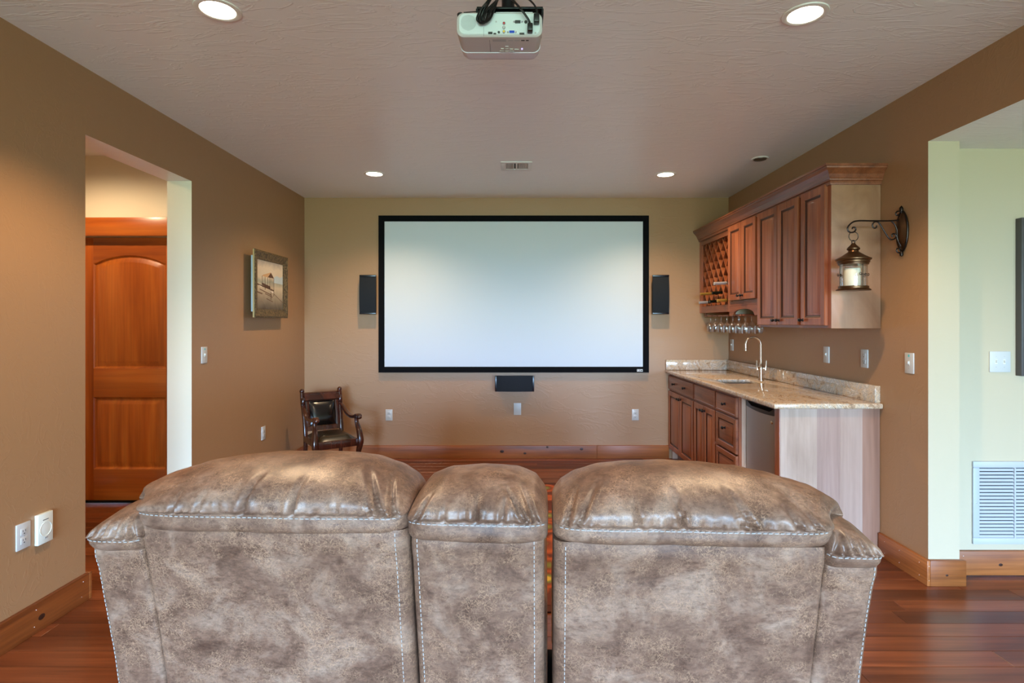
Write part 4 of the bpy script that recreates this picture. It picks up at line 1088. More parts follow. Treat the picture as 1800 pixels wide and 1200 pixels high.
# ------------------------------------------------------------------ painting on the left wall
XP = XL+0.078
p0, p1 = 4.605, 5.275
pz0, pz1 = 1.468, 2.035
t = thing('framed_painting', 'framed painting of a stilted boathouse on water, left wall', 'painting', (XL, (p0+p1)/2, pz0))
fwid = 0.075
def pf(y0, y1, z0, z1, iy0, iy1, iz0, iz1):
    pass
outer = [(p0, pz0), (p1, pz0), (p1, pz1), (p0, pz1)]
inner = [(p0+fwid, pz0+fwid), (p1-fwid, pz0+fwid), (p1-fwid, pz1-fwid), (p0+fwid, pz1-fwid)]
for i in range(4):
    j = (i+1) % 4; o0, o1, i0, i1 = outer[i], outer[j], inner[i], inner[j]
    def lp(a_, b_, t_): return (a_[0]+(b_[0]-a_[0])*t_, a_[1]+(b_[1]-a_[1])*t_)
    sect = [(0.0, XP-0.016), (0.0, XP), (0.18, XP+0.006), (0.4, XP), (0.75, XP-0.012), (0.9, XP-0.010), (1.0, XP-0.014), (1.0, XP-0.022)]
    A_ = [(x, *lp(o0, i0, s_)) for s_, x in sect]; B2 = [(x, *lp(o1, i1, s_)) for s_, x in sect]
    k = len(sect); mb = MB()
    mb.add(A_+B2, [(q, (q+1) % k, k+(q+1) % k, k+q) for q in range(k)]+[tuple(range(k)), tuple(range(k, 2*k))])
    fb = mb.build('frame_bar', 'frame_wood', t, smooth=40)
MB().box(XP-0.016, XP-0.004, p0-0.0015, p0-0.0002, pz0+0.002, pz1-0.002).build('gilt_edge', 'frame_gold', t, smooth=0)
MB().box(XP-0.022, XP-0.018, p0+fwid-0.004, p1-fwid+0.004, pz0+fwid-0.004, pz1-fwid+0.004).build('canvas', 'canvas_paint', t, smooth=0)
MB().box(XL+0.034, XP-0.0225, p0+0.028, p1-0.05, pz0+0.05, pz1-0.05).build('stretcher', 'canvas_edge', t, smooth=0)
MB().box(XL+0.001, XL+0.0335, p0+0.25, p1-0.25, pz1-0.15, pz1-0.12).build('hanger', 'iron_black', t, smooth=0)
xq = XP-0.0175
def poly(pts, m_, name): 
    iy0, iy1, iz0, iz1 = p0+fwid, p1-fwid, pz0+fwid, pz1-fwid
    v = [(xq, iy0+(iy1-iy0)*a_, iz0+(iz1-iz0)*(1-b_)) for a_, b_ in pts]
    v2 = [(xq-0.0004, p[1], p[2]) for p in v]
    return v, v2
def art(polys, m_, name):
    mb = MB()
    for pts in polys:
        v, v2 = poly(pts, m_, name); n_ = len(v)
        mb.add(v+v2, [tuple(range(n_)), tuple(range(2*n_-1, n_-1, -1))]+[(i, (i+1) % n_, n_+(i+1) % n_, n_+i) for i in range(n_)])
    mb.build(name, m_, t, smooth=0)
def ln_(a_, b_, w=0.008):
    d_ = math.hypot(b_[0]-a_[0], b_[1]-a_[1]); nx, ny = -(b_[1]-a_[1])/d_*w, (b_[0]-a_[0])/d_*w
    return [(a_[0]+nx, a_[1]+ny), (b_[0]+nx, b_[1]+ny), (b_[0]-nx, b_[1]-ny), (a_[0]-nx, a_[1]-ny)]
art([[(0.22, 0.30), (0.52, 0.22), (0.40, 0.335), (0.19, 0.325)]], 'art_roof', 'painted_roof')
art([[(0.52, 0.225), (0.64, 0.335), (0.40, 0.335)], [(0.18, 0.46), (0.50, 0.52), (0.50, 0.575), (0.18, 0.51)], ln_((0, 0.5), (0.64, 0.60), 0.012),
     ln_((0.19, 0.32), (0.19, 0.5), 0.007), ln_((0.30, 0.33), (0.30, 0.5), 0.006), ln_((0.40, 0.33), (0.40, 0.52), 0.007), ln_((0.48, 0.33), (0.48, 0.57), 0.009), ln_((0.56, 0.33), (0.56, 0.60), 0.007), ln_((0.63, 0.33), (0.63, 0.72), 0.008),
     ln_((0.52, 0.60), (0.52, 0.80), 0.008), ln_((0.30, 0.52), (0.30, 0.6), 0.01)], 'art_brown', 'painted_boathouse')
art([ln_((0.1, 0.60), (0.55, 0.70), 0.010), ln_((0.3, 0.68), (0.58, 0.74), 0.009), ln_((0.35, 0.78), (0.6, 0.84), 0.009), ln_((0.62, 0.66), (1.0, 0.84), 0.006), ln_((0.0, 0.66), (0.2, 0.69), 0.014)], 'art_dark', 'painted_ripples')
art([ln_((0.08, 0.525), (0.18, 0.545), 0.012), ln_((0.50, 0.62), (0.62, 0.64), 0.01)], 'art_white', 'painted_light')
art([[(0.64, 0.31), (0.76, 0.27), (0.9, 0.30), (1.0, 0.26), (1.0, 0.44), (0.64, 0.43)]], 'canvas_edge', 'painted_trees')

# ------------------------------------------------------------------ wooden armchair in the corner
t = thing('wooden_armchair', 'small dark carved armchair with black leather back in the corner', 'armchair', (-1.738, 5.249, 0), math.radians(35))
def cb(name, pts, w, d, m_='mahogany', up=(0, 1, 0), scale=None, n=5, r=None, par=None):
    sec = rrect(w, d, (r or min(w, d)*0.35), 3)
    return MB().sweep(catmull(pts, n), sec, up, None if scale is None else [s[0] for s in catmull([(q,) for q in scale], n)]).build(name, m_, par or t, local=True, smooth=45)
for s_ in (-1, 1):
    cb('rear_post', [(s_*.168, .23, 0), (s_*.168, .19, .18), (s_*.170, .175, .36), (s_*.173, .205, .52), (s_*.178, .245, .66), (s_*.180, .266, .760)], 0.036, 0.036, scale=[.9, 1, 1.1, 1.05, 1.15, 1.0])
    q = MB().ball((s_*.180, .266, .768), 0.024, 0.95, 1.0, 1.0, 14, 8); q.build('finial', 'mahogany', t, local=True)
    q = MB().ball((s_*.177, .234, .672), 0.026, 0.85, 0.9, 1.7, 14, 8); q.build('post_swell', 'mahogany', t, local=True)
    cb('front_leg', [(s_*.196, -.262, 0), (s_*.186, -.228, .06), (s_*.184, -.220, .14), (s_*.194, -.246, .25), (s_*.204, -.266, .34), (s_*.199, -.246, .43), (s_*.190, -.208, .50), (s_*.188, -.205, .545)], 0.040, 0.046, scale=[.9, .75, .8, 1.05, 1.3, 1.15, .9, .9])
    cb('armrest', [(s_*.178, .225, .630), (s_*.184, .175, .610), (s_*.190, .085, .562), (s_*.191, -.03, .540), (s_*.190, -.14, .548), (s_*.192, -.23, .570), (s_*.192, -.27, .566)], 0.042, 0.030, up=(0, 0, 1), scale=[.7, .8, .95, 1, 1.05, 1.3, 1.15])
    q = MB().ball((s_*.192, -.268, .560), 0.024, 1.05, 1.0, 0.85, 14, 8); q.build('arm_scroll', 'mahogany', t, local=True)
    MB().box(s_*.178-.012, s_*.178+.012, -.22, .18, .305, .362).build('side_rail', 'mahogany', t, local=True, bevel=0.004)
MB().box(-.186, .186, -.262, -.230, .296, .366).build('front_rail', 'mahogany', t, local=True, bevel=0.008)
MB().box(-.165, .165, .165, .188, .305, .36).build('rear_rail', 'mahogany', t, local=True, bevel=0.004)
def backy(z): return interp([(.36, .175), (.52, .205), (.66, .245), (.77, .267)], z)
sec = [(backy(z)+o_, z) for z, o_ in ((.672, -.016), (.684, -.030), (.71, -.030), (.735, -.018), (.748, -.024), (.756, -.008), (.750, .012), (.71, .010), (.672, .006))]
MB().prism(sec, 'x', -.166, .166).build('crest_rail', 'mahogany', t, local=True, smooth=50)
sec = [(backy(z)+o_, z) for z, o_ in ((.398, -.018), (.438, -.018), (.438, .008), (.398, .008))]
MB().prism(sec, 'x', -.158, .158).build('back_rail', 'mahogany', t, local=True)
for s_ in (-1, 1):
    MB().sweep([(s_*.140, backy(z)-.006, z) for z in (.438, .5, .58, .672)], rrect(.034, .022, .005, 2), (0, 1, 0)).build('back_stile', 'mahogany', t, local=True)
rows = []
for i in range(15):
    v_ = i/14; z = .440+.230*v_; row_ = []
    for j in range(15):
        u_ = j/14; bul = (1-(2*u_-1)**4)*(1-(2*v_-1)**4)
        row_.append((-.122+.244*u_, backy(z)-.006-.030*bul, z))
    rows.append(row_)
MB().grid(rows).build('back_pad', 'black_leather', t, local=True, smooth=80)
rows = []
for i in range(17):
    v_ = i/16; row_ = []
    for j in range(17):
        u_ = j/16; bul = ((1-(2*u_-1)**6)*(1-(2*v_-1)**6))
        row_.append(((-.176+.352*u_)*(1.0-.04*v_), -.245+.41*v_, .362+.046*bul))
    rows.append(row_)
MB().grid(rows).build('seat_pad', 'brown_leather', t, local=True, smooth=80)
MB().box(-.176, .176, -.235, .17, .345, .3625).build('seat_board', 'mahogany', t, local=True, smooth=0)

# ------------------------------------------------------------------ rug
mb = MB(); mb.box(-1.35, 1.25, 2.75, 4.95, 0.0005, 0.009)
t = mb.build('area_rug', 'rug_edge', bevel=0.003, smooth=0); tag(t, 'rust red patterned rug on the floor in front of the loveseat', 'rug')
MB().box(-1.29, 1.19, 2.81, 4.90, 0.009, 0.0105).build('patterned_field', 'rug_weave', t, smooth=0)

# ------------------------------------------------------------------ reclining loveseat seen from behind
# local frame: x across, y forward (towards the screen), z up; rear faces the camera
TH = math.radians(-3.0)
sofa = thing('reclining_loveseat', 'distressed brown leather reclining loveseat with centre console', 'sofa', (-0.112, 1.40, 0), TH)
LEAN = math.tan(math.radians(11.5)); ZREF = 0.89
def lean(z): return (ZREF-z)*LEAN
def fb(x, y, z): return mnoise.noise(Vector((x, y, z)))

def stitches(paths, name, par, size=0.0013, dash=0.0080, gap=0.0055):
    mb = MB()
    for pts in paths:
        pts = [Vector(p) for p in pts]; acc = 0; i = 0
        L_ = [0]
        for a_, b_ in zip(pts, pts[1:]): L_.append(L_[-1]+(b_-a_).length)
        def at(d_):
            d_ = min(max(d_, 0), L_[-1]-1e-6)
            for q in range(len(L_)-1):
                if L_[q+1] >= d_:
                    return pts[q].lerp(pts[q+1], (d_-L_[q])/max(1e-9, L_[q+1]-L_[q]))
            return pts[-1]
        d_ = 0
        while d_+dash < L_[-1]:
            p, q = at(d_), at(d_+dash); mm_ = (p+q)/2
            mb.tube([p, mm_+Vector((0, -0.0006, 0.0003)), q], size, 5, up=(0, 1, 0)); d_ += dash+gap
    return tag(mb.build(name, 'thread', par, local=True), kind='stuff')

def cushion(name, u0, u1, prof, zs, H, seam_i, creases, E_p=9.0, nu=110, per=7, seed=0, stitch=True, zc=None, seam_drop=None, par=None, flare=0.0, fside=0):
    """prof: closed loop of (y, z) control points, rear bottom first; seam at control point seam_i."""
    loop = catmull(prof, per, True); ns = len(loop); si = seam_i*per
    nc = sum(p[0] for p in loop)/ns; zc = zc or sum(p[1] for p in loop)/ns
    # arc length along loop from the seam upwards
    al = [0.0]*ns
    for k_ in range(1, ns):
        a_, b_ = loop[(si+k_-1) % ns], loop[(si+k_) % ns]
        al[(si+k_) % ns] = al[(si+k_-1) % ns]+math.hypot(b_[0]-a_[0], b_[1]-a_[1])
    rows = []; W_ = u1-u0
    seam = []; seam2 = []
    for i in range(nu+1):
        # denser sampling at the ends
        t_ = 0.5-0.5*math.cos(PI*i/nu); t_ = 0.55*t_+0.45*i/nu
        e = (max(0.0, 1-abs(2*t_-1)**E_p))**(1/E_p) if 0 < t_ < 1 else 0.0
        e = max(e, 0.02)
        hh = interp(H, t_)
        r_ = []
        for k_ in range(ns):
            y_, z_ = loop[k_]
            if z_ > zs: z_ = zs+(z_-zs)*hh
            y_ = nc+(y_-nc)*e; z_ = (zc+(z_-zc)*e)
            x_ = u0+W_*t_
            if flare:
                wq = max(0.0, 1-2*t_) if fside < 0 else max(0.0, 2*t_-1)
                dq = min(1.0, max(0.0, (loop[k_][0]+0.02)/0.16)); dq = dq*dq*(3-2*dq)
                x_ += fside*flare*wq*dq
            # outward direction in the section
            dy_, dz_ = loop[k_][0]-nc, loop[k_][1]-zc; l_ = math.hypot(dy_, dz_)+1e-6; dy_ /= l_; dz_ /= l_
            disp = 0.004*fb(x_*7+seed, y_*7, z_*7)+0.0015*fb(x_*22+seed, y_*22, z_*22)
            a_ = al[k_]
            rear = z_ < zs+0.5 and loop[k_][0] < nc
            if loop[k_][0] < nc+0.05:
                # fold above and groove at the seam
                disp += -0.0035*math.exp(-(a_/0.0045)**2)+0.0030*math.exp(-((a_-0.012)/0.006)**2)
                for (cu, ln_c, sl, dp, wd) in creases:
                    if a_ <= ln_c:
                        xc = u0+W_*cu+sl*a_
                        fade = (1-a_/ln_c)**0.7*min(1.0, a_/0.012+0.25)
                        g_ = (x_-xc)/wd
                        disp += 2.1*fade*dp*(-math.exp(-g_*g_)+0.55*math.exp(-((g_-1.9)/1.1)**2)+0.35*math.exp(-((g_+1.9)/1.1)**2))
            dsc = min(1.0, e*1.2)
            r_.append((x_, y_+dy_*disp*dsc, z_+dz_*disp*dsc))
        rows.append(r_)
        if 0.025 < t_ < 0.975:
            p = Vector(r_[(si-1) % ns]); seam.append(tuple(p+Vector((0, -0.0018, 0))))
    mb = MB().grid([[r[k_] for r in rows] for k_ in range(ns)]+[[r[0] for r in rows]])
    # weld duplicate closing row by building again as closed grid
    mb = MB(); mb.grid(rows, closed_u=True)
    mb.add(rows[0], [tuple(range(ns))]); mb.add(rows[-1], [tuple(range(ns))[::-1]])
    o = mb.build(name, 'sofa_leather', par or sofa, local=True, smooth=75)
    if stitch: stitches([seam], 'stitching', o)
    return o
def mk_prof(dz=0.0, top=1.057, seam=0.931, dy=0.0, thick=1.0, tuck=None):
    tk = tuck if tuck is not None else seam-0.046
    h = top-seam
    pr = [(.024, tk+.000), (.000, tk+.003), (-.020, tk+.020), (-.024, seam), (-.034, seam+.17*h), (-.028, seam+.40*h), (.006, seam+.68*h), (.070, seam+.91*h), (.150, seam+1.0*h), (.235, seam+.90*h), (.290, seam+.50*h),
          (.300, seam-.02), (.280, seam-.09), (.20, seam-.105), (.11, seam-.085), (.05, tk)]
    return [(a_*thick+dy, b_+dz) for a_, b_ in pr]
def rcre(n, seed, lo=0.04, hi=0.10, a0=0.05, a1=0.95, conv=0.0, dp=0.0045):
    r = random.Random(seed); out = []
    for i in range(n):
        u = a0+(a1-a0)*(i+0.5+r.uniform(-.35, .35))/n
        out.append((u, r.uniform(lo, hi), r.uniform(-.15, .35)+conv*(0.5-u), dp*r.uniform(.5, 1.3), r.uniform(.0035, .007)))
    return out
HL = [(0, .32), (.02, .38), (.06, .49), (.12, .60), (.20, .76), (.30, .89), (.42, .97), (.56, 1.0), (.70, .97), (.80, .91), (.90, .76), (.96, .58), (.985, .42), (1, .30)]
HR = [(1-a_, b_) for a_, b_ in HL][::-1]
HM = [(0, .25), (.03, .46), (.10, .72), (.25, .93), (.5, 1.0), (.75, .95), (.90, .76), (.97, .48), (1, .25)]
big = [(.17, .09, .10, .006, .006), (.42, .13, .18, .009, .007), (.60, .125, .10, .009, .007), (.26, .08, .2, .006, .006), (.33, .06, .1, .005, .005), (.76, .08, -.05, .005, .005), (.93, .19, -.42, .010, .008), (.965, .20, -.20, .009, .007), (.885, .07, -.3, .006, .005)]
bigR = [(.08, .17, .40, .008, .007), (.045, .18, .20, .008, .007), (.30, .09, -.1, .007, .006), (.46, .12, -.22, .009, .007), (.70, .13, -.45, .009, .008), (.665, .11, -.35, .006, .006), (.86, .10, -.3, .008, .007), (.93, .12, -.35, .007, .006)]
bigM = [(.28, .06, .05, .005, .005), (.50, .085, .03, .007, .006), (.68, .08, .10, .007, .006), (.93, .14, -.35, .008, .007), (.86, .13, -.55, .008, .006), (.08, .10, .35, .007, .006), (.42, .05, .05, .004, .004)]
cushion('head_cushion', -.872, -.156, mk_prof(0.0, 1.057, .941, tuck=.885), .941, HL, 3, big+rcre(22, 1, .015, .045, dp=.004), seed=1, flare=.062, fside=-1, E_p=7)
cushion('head_cushion', .205, .892, mk_prof(0.0, 1.044, .925, tuck=.875), .925, HR, 3, bigR+rcre(22, 2, .015, .045, dp=.004), seed=9, flare=.066, fside=1, E_p=7)
cushion('console_cushion', -.162, .196, mk_prof(0.0, 1.030, .932, thick=.92, tuck=.873), .932, HM, 3, bigM+rcre(12, 3, .015, .04, dp=.003), seed=17, nu=80, E_p=7)
# small cushions over the outer wings
def wing_prof(seam, top): 
    h = top-seam
    return [(.022, seam-.040), (.000, seam-.035), (-.019, seam-.018), (-.024, seam), (-.028, seam+.25*h), (-.010, seam+.65*h), (.05, seam+.92*h), (.11, seam+h), (.18, seam+.85*h), (.21, seam+.4*h), (.215, seam-.02), (.18, seam-.05), (.09, seam-.05)]
HWL = [(0, .15), (.05, .35), (.2, .62), (.4, .85), (.65, .97), (1, 1.0)]
HWR = [(1-a_, b_) for a_, b_ in HWL][::-1]
wc = [(.15, .05, .3, .006, .006), (.35, .07, .25, .006, .005), (.55, .06, .2, .006, .005), (.75, .07, .0, .007, .006), (.9, .07, -.3, .008, .006)]
cushion('wing_cushion', -.996, -.835, wing_prof(.872, .948), .872, HWL, 3, wc, nu=50, seed=31, E_p=5)
cushion('wing_cushion', .862, .998, wing_prof(.868, .940), .868, HWR, 3, [(1-a_, b_, -c_, d_, e_) for a_, b_, c_, d_, e_ in wc], nu=50, seed=37, E_p=5)

def back_panel(name, u0, u1, z0, z1, r0, r1, st=(), depth=0.16, seed=0, crown=0.006, gather=(0, 0), dy=0.0, topfold=True):
    rows = []; nz = 60
    sec = []
    for k_ in range(4): sec.append((u0, depth-(depth-r0)*k_/4))
    for k_ in range(7):
        a_ = PI/2*k_/6; sec.append((u0+r0-r0*math.cos(a_), r0-r0*math.sin(a_)))
    nr = 44
    for k_ in range(1, nr): sec.append((u0+r0+(u1-r1-u0-r0)*k_/nr, 0))
    for k_ in range(7):
        a_ = PI/2*k_/6; sec.append((u1-r1+r1*math.sin(a_), r1-r1*math.cos(a_)))
    for k_ in range(1, 5): sec.append((u1, r1+(depth-r1)*k_/4))
    for i in range(nz+1):
        z = z0+(z1-z0)*i/nz; row_ = []
        for (x_, y_) in sec:
            s_ = (x_-u0)/(u1-u0); face = 1.0 if y_ < 0.03 else 0.0
            d_ = -crown*(1-(2*s_-1)**4)*face
            d_ += 0.005*fb(x_*4+seed, 0, z*4)*face+0.0012*fb(x_*14+seed, 3, z*30)*face
            for e_, g_ in ((x_-u0, gather[0]), (u1-x_, gather[1])):
                if g_: d_ += g_*0.0030*math.exp(-max(0, e_-0.01)/0.05)*fb(x_*6+seed, 7, z*70+2*fb(x_*9, 1, z*8))*face
            if topfold: d_ += -0.006*math.exp(-((z1-0.035-z)/0.03)**2)*face     # roll under the cushion
            row_.append((x_, y_+d_+lean(z)+dy, z))
        rows.append(row_)
    mb = MB().grid(rows)
    top_ = rows[-1]; bot = rows[0]
    mb.add(top_, [tuple(range(len(top_)))]); mb.add(bot, [tuple(range(len(bot)))[::-1]])
    mb.add([bot[0], top_[0], top_[-1], bot[-1]], [(0, 1, 2, 3)])
    o = mb.build(name, 'sofa_leather', sofa, local=True, smooth=60)
    paths = []
    for su in st:
        # nearest column
        q = min(range(len(sec)), key=lambda k_: abs(sec[k_][0]-su)+10*(sec[k_][1] > 0.01))
        paths.append([(rows[i][q][0], rows[i][q][1]-0.0012, rows[i][q][2]) for i in range(nz+1)])
    if paths: stitches(paths, 'stitching', o)
    return o
back_panel('back_panel', -.852, -.158, .06, .905, .012, .030, (-.190,), seed=2, gather=(.3, 1.6))
back_panel('console_back_panel', -.152, .186, .06, .895, .026, .026, (-.130, .158), seed=12, gather=(1.0, 1.2))
back_panel('back_panel', .208, .868, .06, .882, .030, .012, (.243,), seed=22, gather=(1.6, .3))
back_panel('wing_panel', -.998, -.853, .06, .852, .020, .010, (-.984,), seed=42, crown=.003, dy=.003, gather=(0, .8))
back_panel('wing_panel', .869, .998, .06, .848, .010, .020, (.984,), seed=52, crown=.003, dy=.003, gather=(.8, 0))
# front of the loveseat
def soft(name, x0, x1, y0, y1, z0, z1, b=0.05, m_='sofa_leather'):
    return MB().box(x0, x1, y0, y1, z0, z1).build(name, m_, sofa, local=True, bevel=b, seg=4, smooth=60)
for a_, b_ in ((-.845, -.165), (.215, .86)):
    soft('backrest', a_, b_, .20, .36, .42, .93, .06)
    soft('seat_cushion', a_, b_, .36, .98, .30, .50, .06)
    soft('footrest', a_, b_, .96, 1.02, .06, .31, .02)
soft('console_box', -.155, .195, .30, .92, .06, .60, .03)
soft('arm', -.990, -.850, .22, .98, .06, .64, .05); soft('arm', .866, .990, .22, .98, .06, .64, .05)
MB().box(-.95, .95, .25, .92, .015, .08).build('base_frame', 'black_cloth', sofa, local=True, smooth=0)
for x_ in (-.9, .9):
    for y_ in (.28, .88): MB().lathe([(.025, 0), (.03, .016)], 16, (x_, y_, 0)).build('foot', 'black_plastic', sofa, local=True)
for x_ in (-.055, .095):
    MB().lathe([(.038, .598), (.046, .598), (.046, .604), (.038, .604)], 24, (x_, .72, 0), closed=True).build('cup_holder', 'chrome', sofa, local=True)

# ------------------------------------------------------------------ projector on its ceiling mount
PY0 = 2.04; pxc = PX(878, PY0); zt_p, zb_p = 2.557, 2.468
t = thing('ceiling_projector', 'white projector hanging from the ceiling, connector side towards the viewer', 'projector', (pxc, PY0, zb_p))
w = 0.312
def pl(wd, y_, z0, z1, r=0.02, sh=0.0):
    return [(pxc+p[0], y_, (z0+z1)/2+p[1]) for p in rrect(wd, z1-z0, r, 6)]
# body: rear bezel then shell that tapers to the lens end
MB().rings([pl(w-0.012, PY0+0.004, zb_p+0.004, zt_p-0.004, .022), pl(w, PY0+0.008, zb_p, zt_p, .026), pl(w, PY0+0.02, zb_p-0.001, zt_p, .026), pl(w-0.004, PY0+0.08, zb_p+0.000, zt_p, .026), pl(w-0.008, PY0+0.124, zb_p+0.001, zt_p, .026)]).build('shell', 'projector_grey', t, smooth=40)
MB().rings([pl(w-0.004, PY0+0.1245, zb_p-0.0015, zt_p-.002, .026), pl(w-0.01, PY0+0.17, zb_p+0.000, zt_p-.002, .028), pl(w-0.02, PY0+0.20, zb_p+0.008, zt_p-.006, .028), pl(w-0.04, PY0+0.222, zb_p+0.024, zt_p-.012, .024)]).build('lens_end', 'projector_band', t, smooth=40)
rp_ = MB().rings([pl(w-0.014, PY0+0.0035, zb_p+0.005, zt_p-0.005, .021), pl(w-0.020, PY0-0.0005, zb_p+0.008, zt_p-0.008, .02)]).build('rear_panel', 'projector_white', t, smooth=30)
def q2(zx, zy):  # crop pixel (9x zoom of 780..980, 0..120) -> world on the rear panel
    return (PX(780+zx/9, PY0), PZ(zy/9, PY0))
yp = PY0-0.0006
def pbox(zx0, zx1, zy0, zy1, dp, m_, name, par=None, bv=0):
    (x0, z1), (x1, z0) = q2(zx0, zy0), q2(zx1, zy1)
    return MB().box(x0, x1, yp-dp, yp+0.001, z0, z1).build(name, m_, par or rp_, bevel=bv)
def pcyl(zx, zy, r, dp, m_, name, par=None):
    x, z = q2(zx, zy)
    return MB().lathe([(0, -dp), (r*.9, -dp), (r, -dp*.7), (r, 0.001)], 16, (x, yp, z), 'y').build(name, m_, par or rp_)
# speaker holes
mb = MB(); cx_, cz_ = q2(390, 360); rr = 0.0285
i = 0
for a_ in range(-12, 13):
    for b_ in range(-12, 13):
        x = a_*0.0026+(b_ % 2)*0.0013; z = b_*0.0023
        if x*x+z*z < rr*rr:
            mb.add([(cx_+x-0.0008, yp-0.0002, cz_+z), (cx_+x, yp-0.0002, cz_+z-0.0008), (cx_+x+0.0008, yp-0.0002, cz_+z), (cx_+x, yp-0.0002, cz_+z+0.0008)], [(0, 1, 2, 3)])
tag(mb.build('speaker_holes', 'slot_dark', rp_, smooth=0), kind='stuff')
for zy, m_ in ((375, 'port_red'), (440, 'white_plastic'), (505, 'port_yellow')):
    k_ = pcyl(952, zy, 0.0062, 0.004, 'chrome', 'audio_jack'); pcyl(952, zy, 0.0038, 0.0048, m_, 'jack_insert', k_)
v_ = pbox(1038, 1118, 488, 525, 0.003, 'port_blue', 'video_port', bv=0.001); pbox(1128, 1215, 325, 372, 0.003, 'slot_dark', 'serial_port', bv=0.001)
for zx, zy in ((1015, 512), (1140, 512), (1112, 350), (1238, 350)): pcyl(zx, zy, 0.0034, 0.003, 'chrome', 'port_screw')
pbox(703, 772, 506, 540, 0.0012, 'slot_dark', 'usb_port'); pbox(786, 830, 524, 544, 0.0012, 'slot_dark', 'small_port')
pcyl(872, 512, 0.0045, 0.0015, 'slot_dark', 'round_port'); pcyl(1300, 350, 0.006, 0.0015, 'slot_dark', 'round_port')
pbox(1198, 1275, 520, 546, 0.0012, 'slot_dark', 'digital_port')
for zx, zy in ((830, 345), (1452, 520)): pcyl(zx, zy, 0.003, 0.0012, 'screw', 'screw')
x, z = q2(632, 500)
MB().box(x-0.0004, x+0.0004, yp-0.0003, yp+0.001, q2(0, 575)[1], q2(0, 425)[1]).build('panel_seam', 'slot_dark', rp_, smooth=0)
MB().box(q2(820, 0)[0], q2(1410, 0)[0], PY0+0.012, PY0+0.05, zt_p-0.004, zt_p+0.006).build('top_ledge', 'projector_white', t, bevel=0.002)
# underside: label, control buttons, power light, seams
def zund(y_): return zb_p-0.0005
def ubox(x0, x1, y0, y1, m_, name, d=0.0012):
    z_ = zund((y0+y1)/2); return MB().box(pxc+x0, pxc+x1, PY0+y0, PY0+y1, z_-d, z_+0.001).build(name, m_, t, smooth=0)
def uy(zy): return zund(PY0+.05) and (CAMH-zb_p)*F/((zy/9)-VPY)-PY0
def ux(zx, zy): return PX(780+zx/9, PY0+uy(zy))-pxc
for (a_, b_, c_, d_, m_) in ((770, 985, 618, 655, 'projector_label'), (1020, 1095, 632, 643, 'projector_label'), (1120, 1205, 632, 643, 'projector_label'), (1225, 1282, 628, 645, 'slot_dark'), (1300, 1345, 628, 645, 'slot_dark')):
    ubox(ux(a_, c_), ux(b_, c_), uy(c_), uy(d_), m_, 'label', 0.0006)
for (a_, b_, c_, d_) in ((905, 955, 765, 780), (975, 1025, 728, 742), (975, 1025, 765, 780), (1045, 1100, 770, 785), (1118, 1190, 775, 790), (890, 950, 800, 815), (970, 1030, 803, 818), (1045, 1115, 803, 818)):
    ubox(ux(a_, c_), ux(b_, c_), uy(c_), uy(d_), 'white_plastic', 'control_button', 0.0016)
ubox(ux(1226, 765), ux(1250, 765), uy(764), uy(780), 'led_blue', 'power_light', 0.002)
ubox(ux(722, 600)-0.0005, ux(722, 600)+0.0005, 0.02, 0.118, 'slot_dark', 'seam', 0.0004)
# feet
q = MB().lathe([(0, 0.0), (0.011, 0.001), (0.012, 0.008), (0.009, 0.012), (0, 0.012)], 14, (q2(250, 0)[0], PY0+0.03, zt_p-0.002)); q.build('foot', 'black_plastic', t)
# mount
t2 = thing('projector_mount', 'black metal ceiling mount above the projector', 'mount', (pxc+0.03, PY0+0.12, zt_p))
MB().box(pxc-0.085, pxc+0.16, PY0+0.03, PY0+0.21, zt_p+0.028, zt_p+0.036).build('spider_plate', 'iron_black', t2, bevel=0.002)
for a_, b_ in ((-.075, .05), (.10, .05), (-.075, .19), (.10, .19)):
    MB().tube([(pxc+a_, PY0+b_, zt_p+0.001), (pxc+a_, PY0+b_, zt_p+0.03)], 0.006, 10).build('stand_off', 'iron_black', t2)
MB().box(pxc-0.088, pxc-0.080, PY0+0.03, PY0+0.20, zt_p+0.004, zt_p+0.028).build('side_bracket', 'iron_black', t2)
MB().box(pxc+0.155, pxc+0.162, PY0+0.03, PY0+0.20, zt_p+0.004, zt_p+0.028).build('side_bracket', 'iron_black', t2)
MB().lathe([(0.025, zt_p+0.036), (0.025, ZC-0.012)], 20, (pxc+0.03, PY0+0.12, 0)).build('pole', 'iron_black', t2)
MB().lathe([(0.07, ZC-0.012), (0.07, ZC-0.0005)], 28, (pxc+0.03, PY0+0.12, 0)).build('ceiling_plate', 'iron_black', t2)
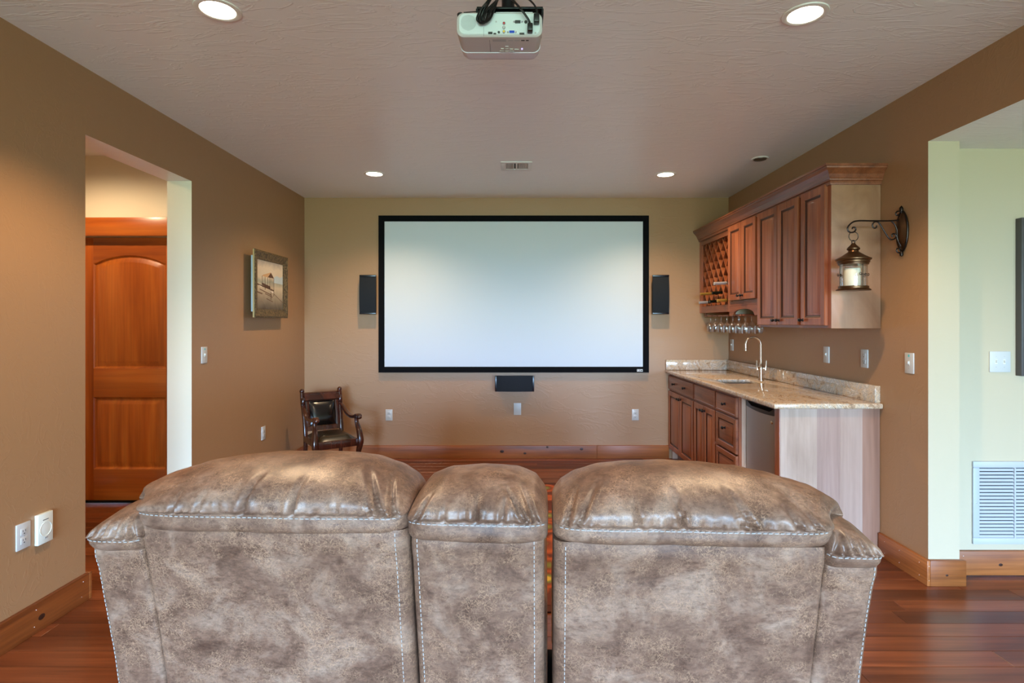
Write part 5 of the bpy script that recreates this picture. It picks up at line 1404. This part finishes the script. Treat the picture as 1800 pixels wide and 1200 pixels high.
for k_ in range(2):
    z_ = zt_p+0.012+0.006*k_
    MB().tube([(q2(300, 0)[0], PY0+0.035, z_-0.005+0.003*k_), (pxc-0.085, PY0+0.05, z_+0.010)], 0.0016, 6).build('tie_rod', 'iron_black', t2)
# cables
def cable(name, pts, r, label, plug=None):
    tt = thing(name, label, 'cable', (pts[-1][0], pts[-1][1], pts[-1][2]))
    MB().tube(catmull(pts, 6), r, 8, up=(0, 1, 0)).build('cord', 'cable_black', tt)
    if plug: 
        (x0, z1), (x1, z0) = q2(plug[0], plug[2]), q2(plug[1], plug[3])
        MB().box(x0, x1, yp-0.032, yp-0.0042, z0, z1).build('plug', 'black_plastic', tt, bevel=0.003)
def q3(zx, zy, d): x, z = q2(zx, zy); return (x, PY0-d, z)
cable('video_cable', [q3(1040, -180, -.06), q3(1060, -30, .00), q3(1180, 170, .03), q3(1290, 310, .03), q3(1350, 400, .026), q3(1365, 470, .02)], 0.0042, 'thick black cable plugged into the lower port of the projector', (1322, 1405, 430, 545))
cable('power_cable', [q3(1250, -200, -.06), q3(1330, -20, .00), q3(1420, 120, .022), q3(1465, 220, .026), q3(1465, 300, .02)], 0.0034, 'black power cord plugged into the upper corner of the projector', (1420, 1508, 280, 410))
# coiled bundle of cord hanging over the rear panel
tt = thing('coiled_cable', 'coiled bundle of black cord hanging over the projector', 'cable', q3(640, 400, .02))
rg = random.Random(5)
for k_ in range(8):
    f_ = k_/7
    xl, xr = 525+f_*90, 590+f_*150
    lowy = 385+30*math.sin(PI*f_)
    pts = [q3(740+8*k_, -150, -.05+.002*k_), q3(720+6*k_, 0, .006+.003*(k_ % 3)), q3(xl+60, 180, .012+.004*(k_ % 3)), q3(xl, 330, .016+.004*((k_+1) % 3)), q3(xl+20, lowy, .020), q3((xl+xr)/2+20, lowy+8, .022+.003*(k_ % 2)), q3(xr+5, lowy-40, .020),
           q3(xr+60, 220, .016+.003*(k_ % 3)), q3(820+5*k_, 40, .010), q3(850+4*k_, -150, -.05)]
    MB().tube(catmull(pts, 6), 0.0023, 7, up=(0, 1, 0)).build('cord_loop', 'cable_black', tt)
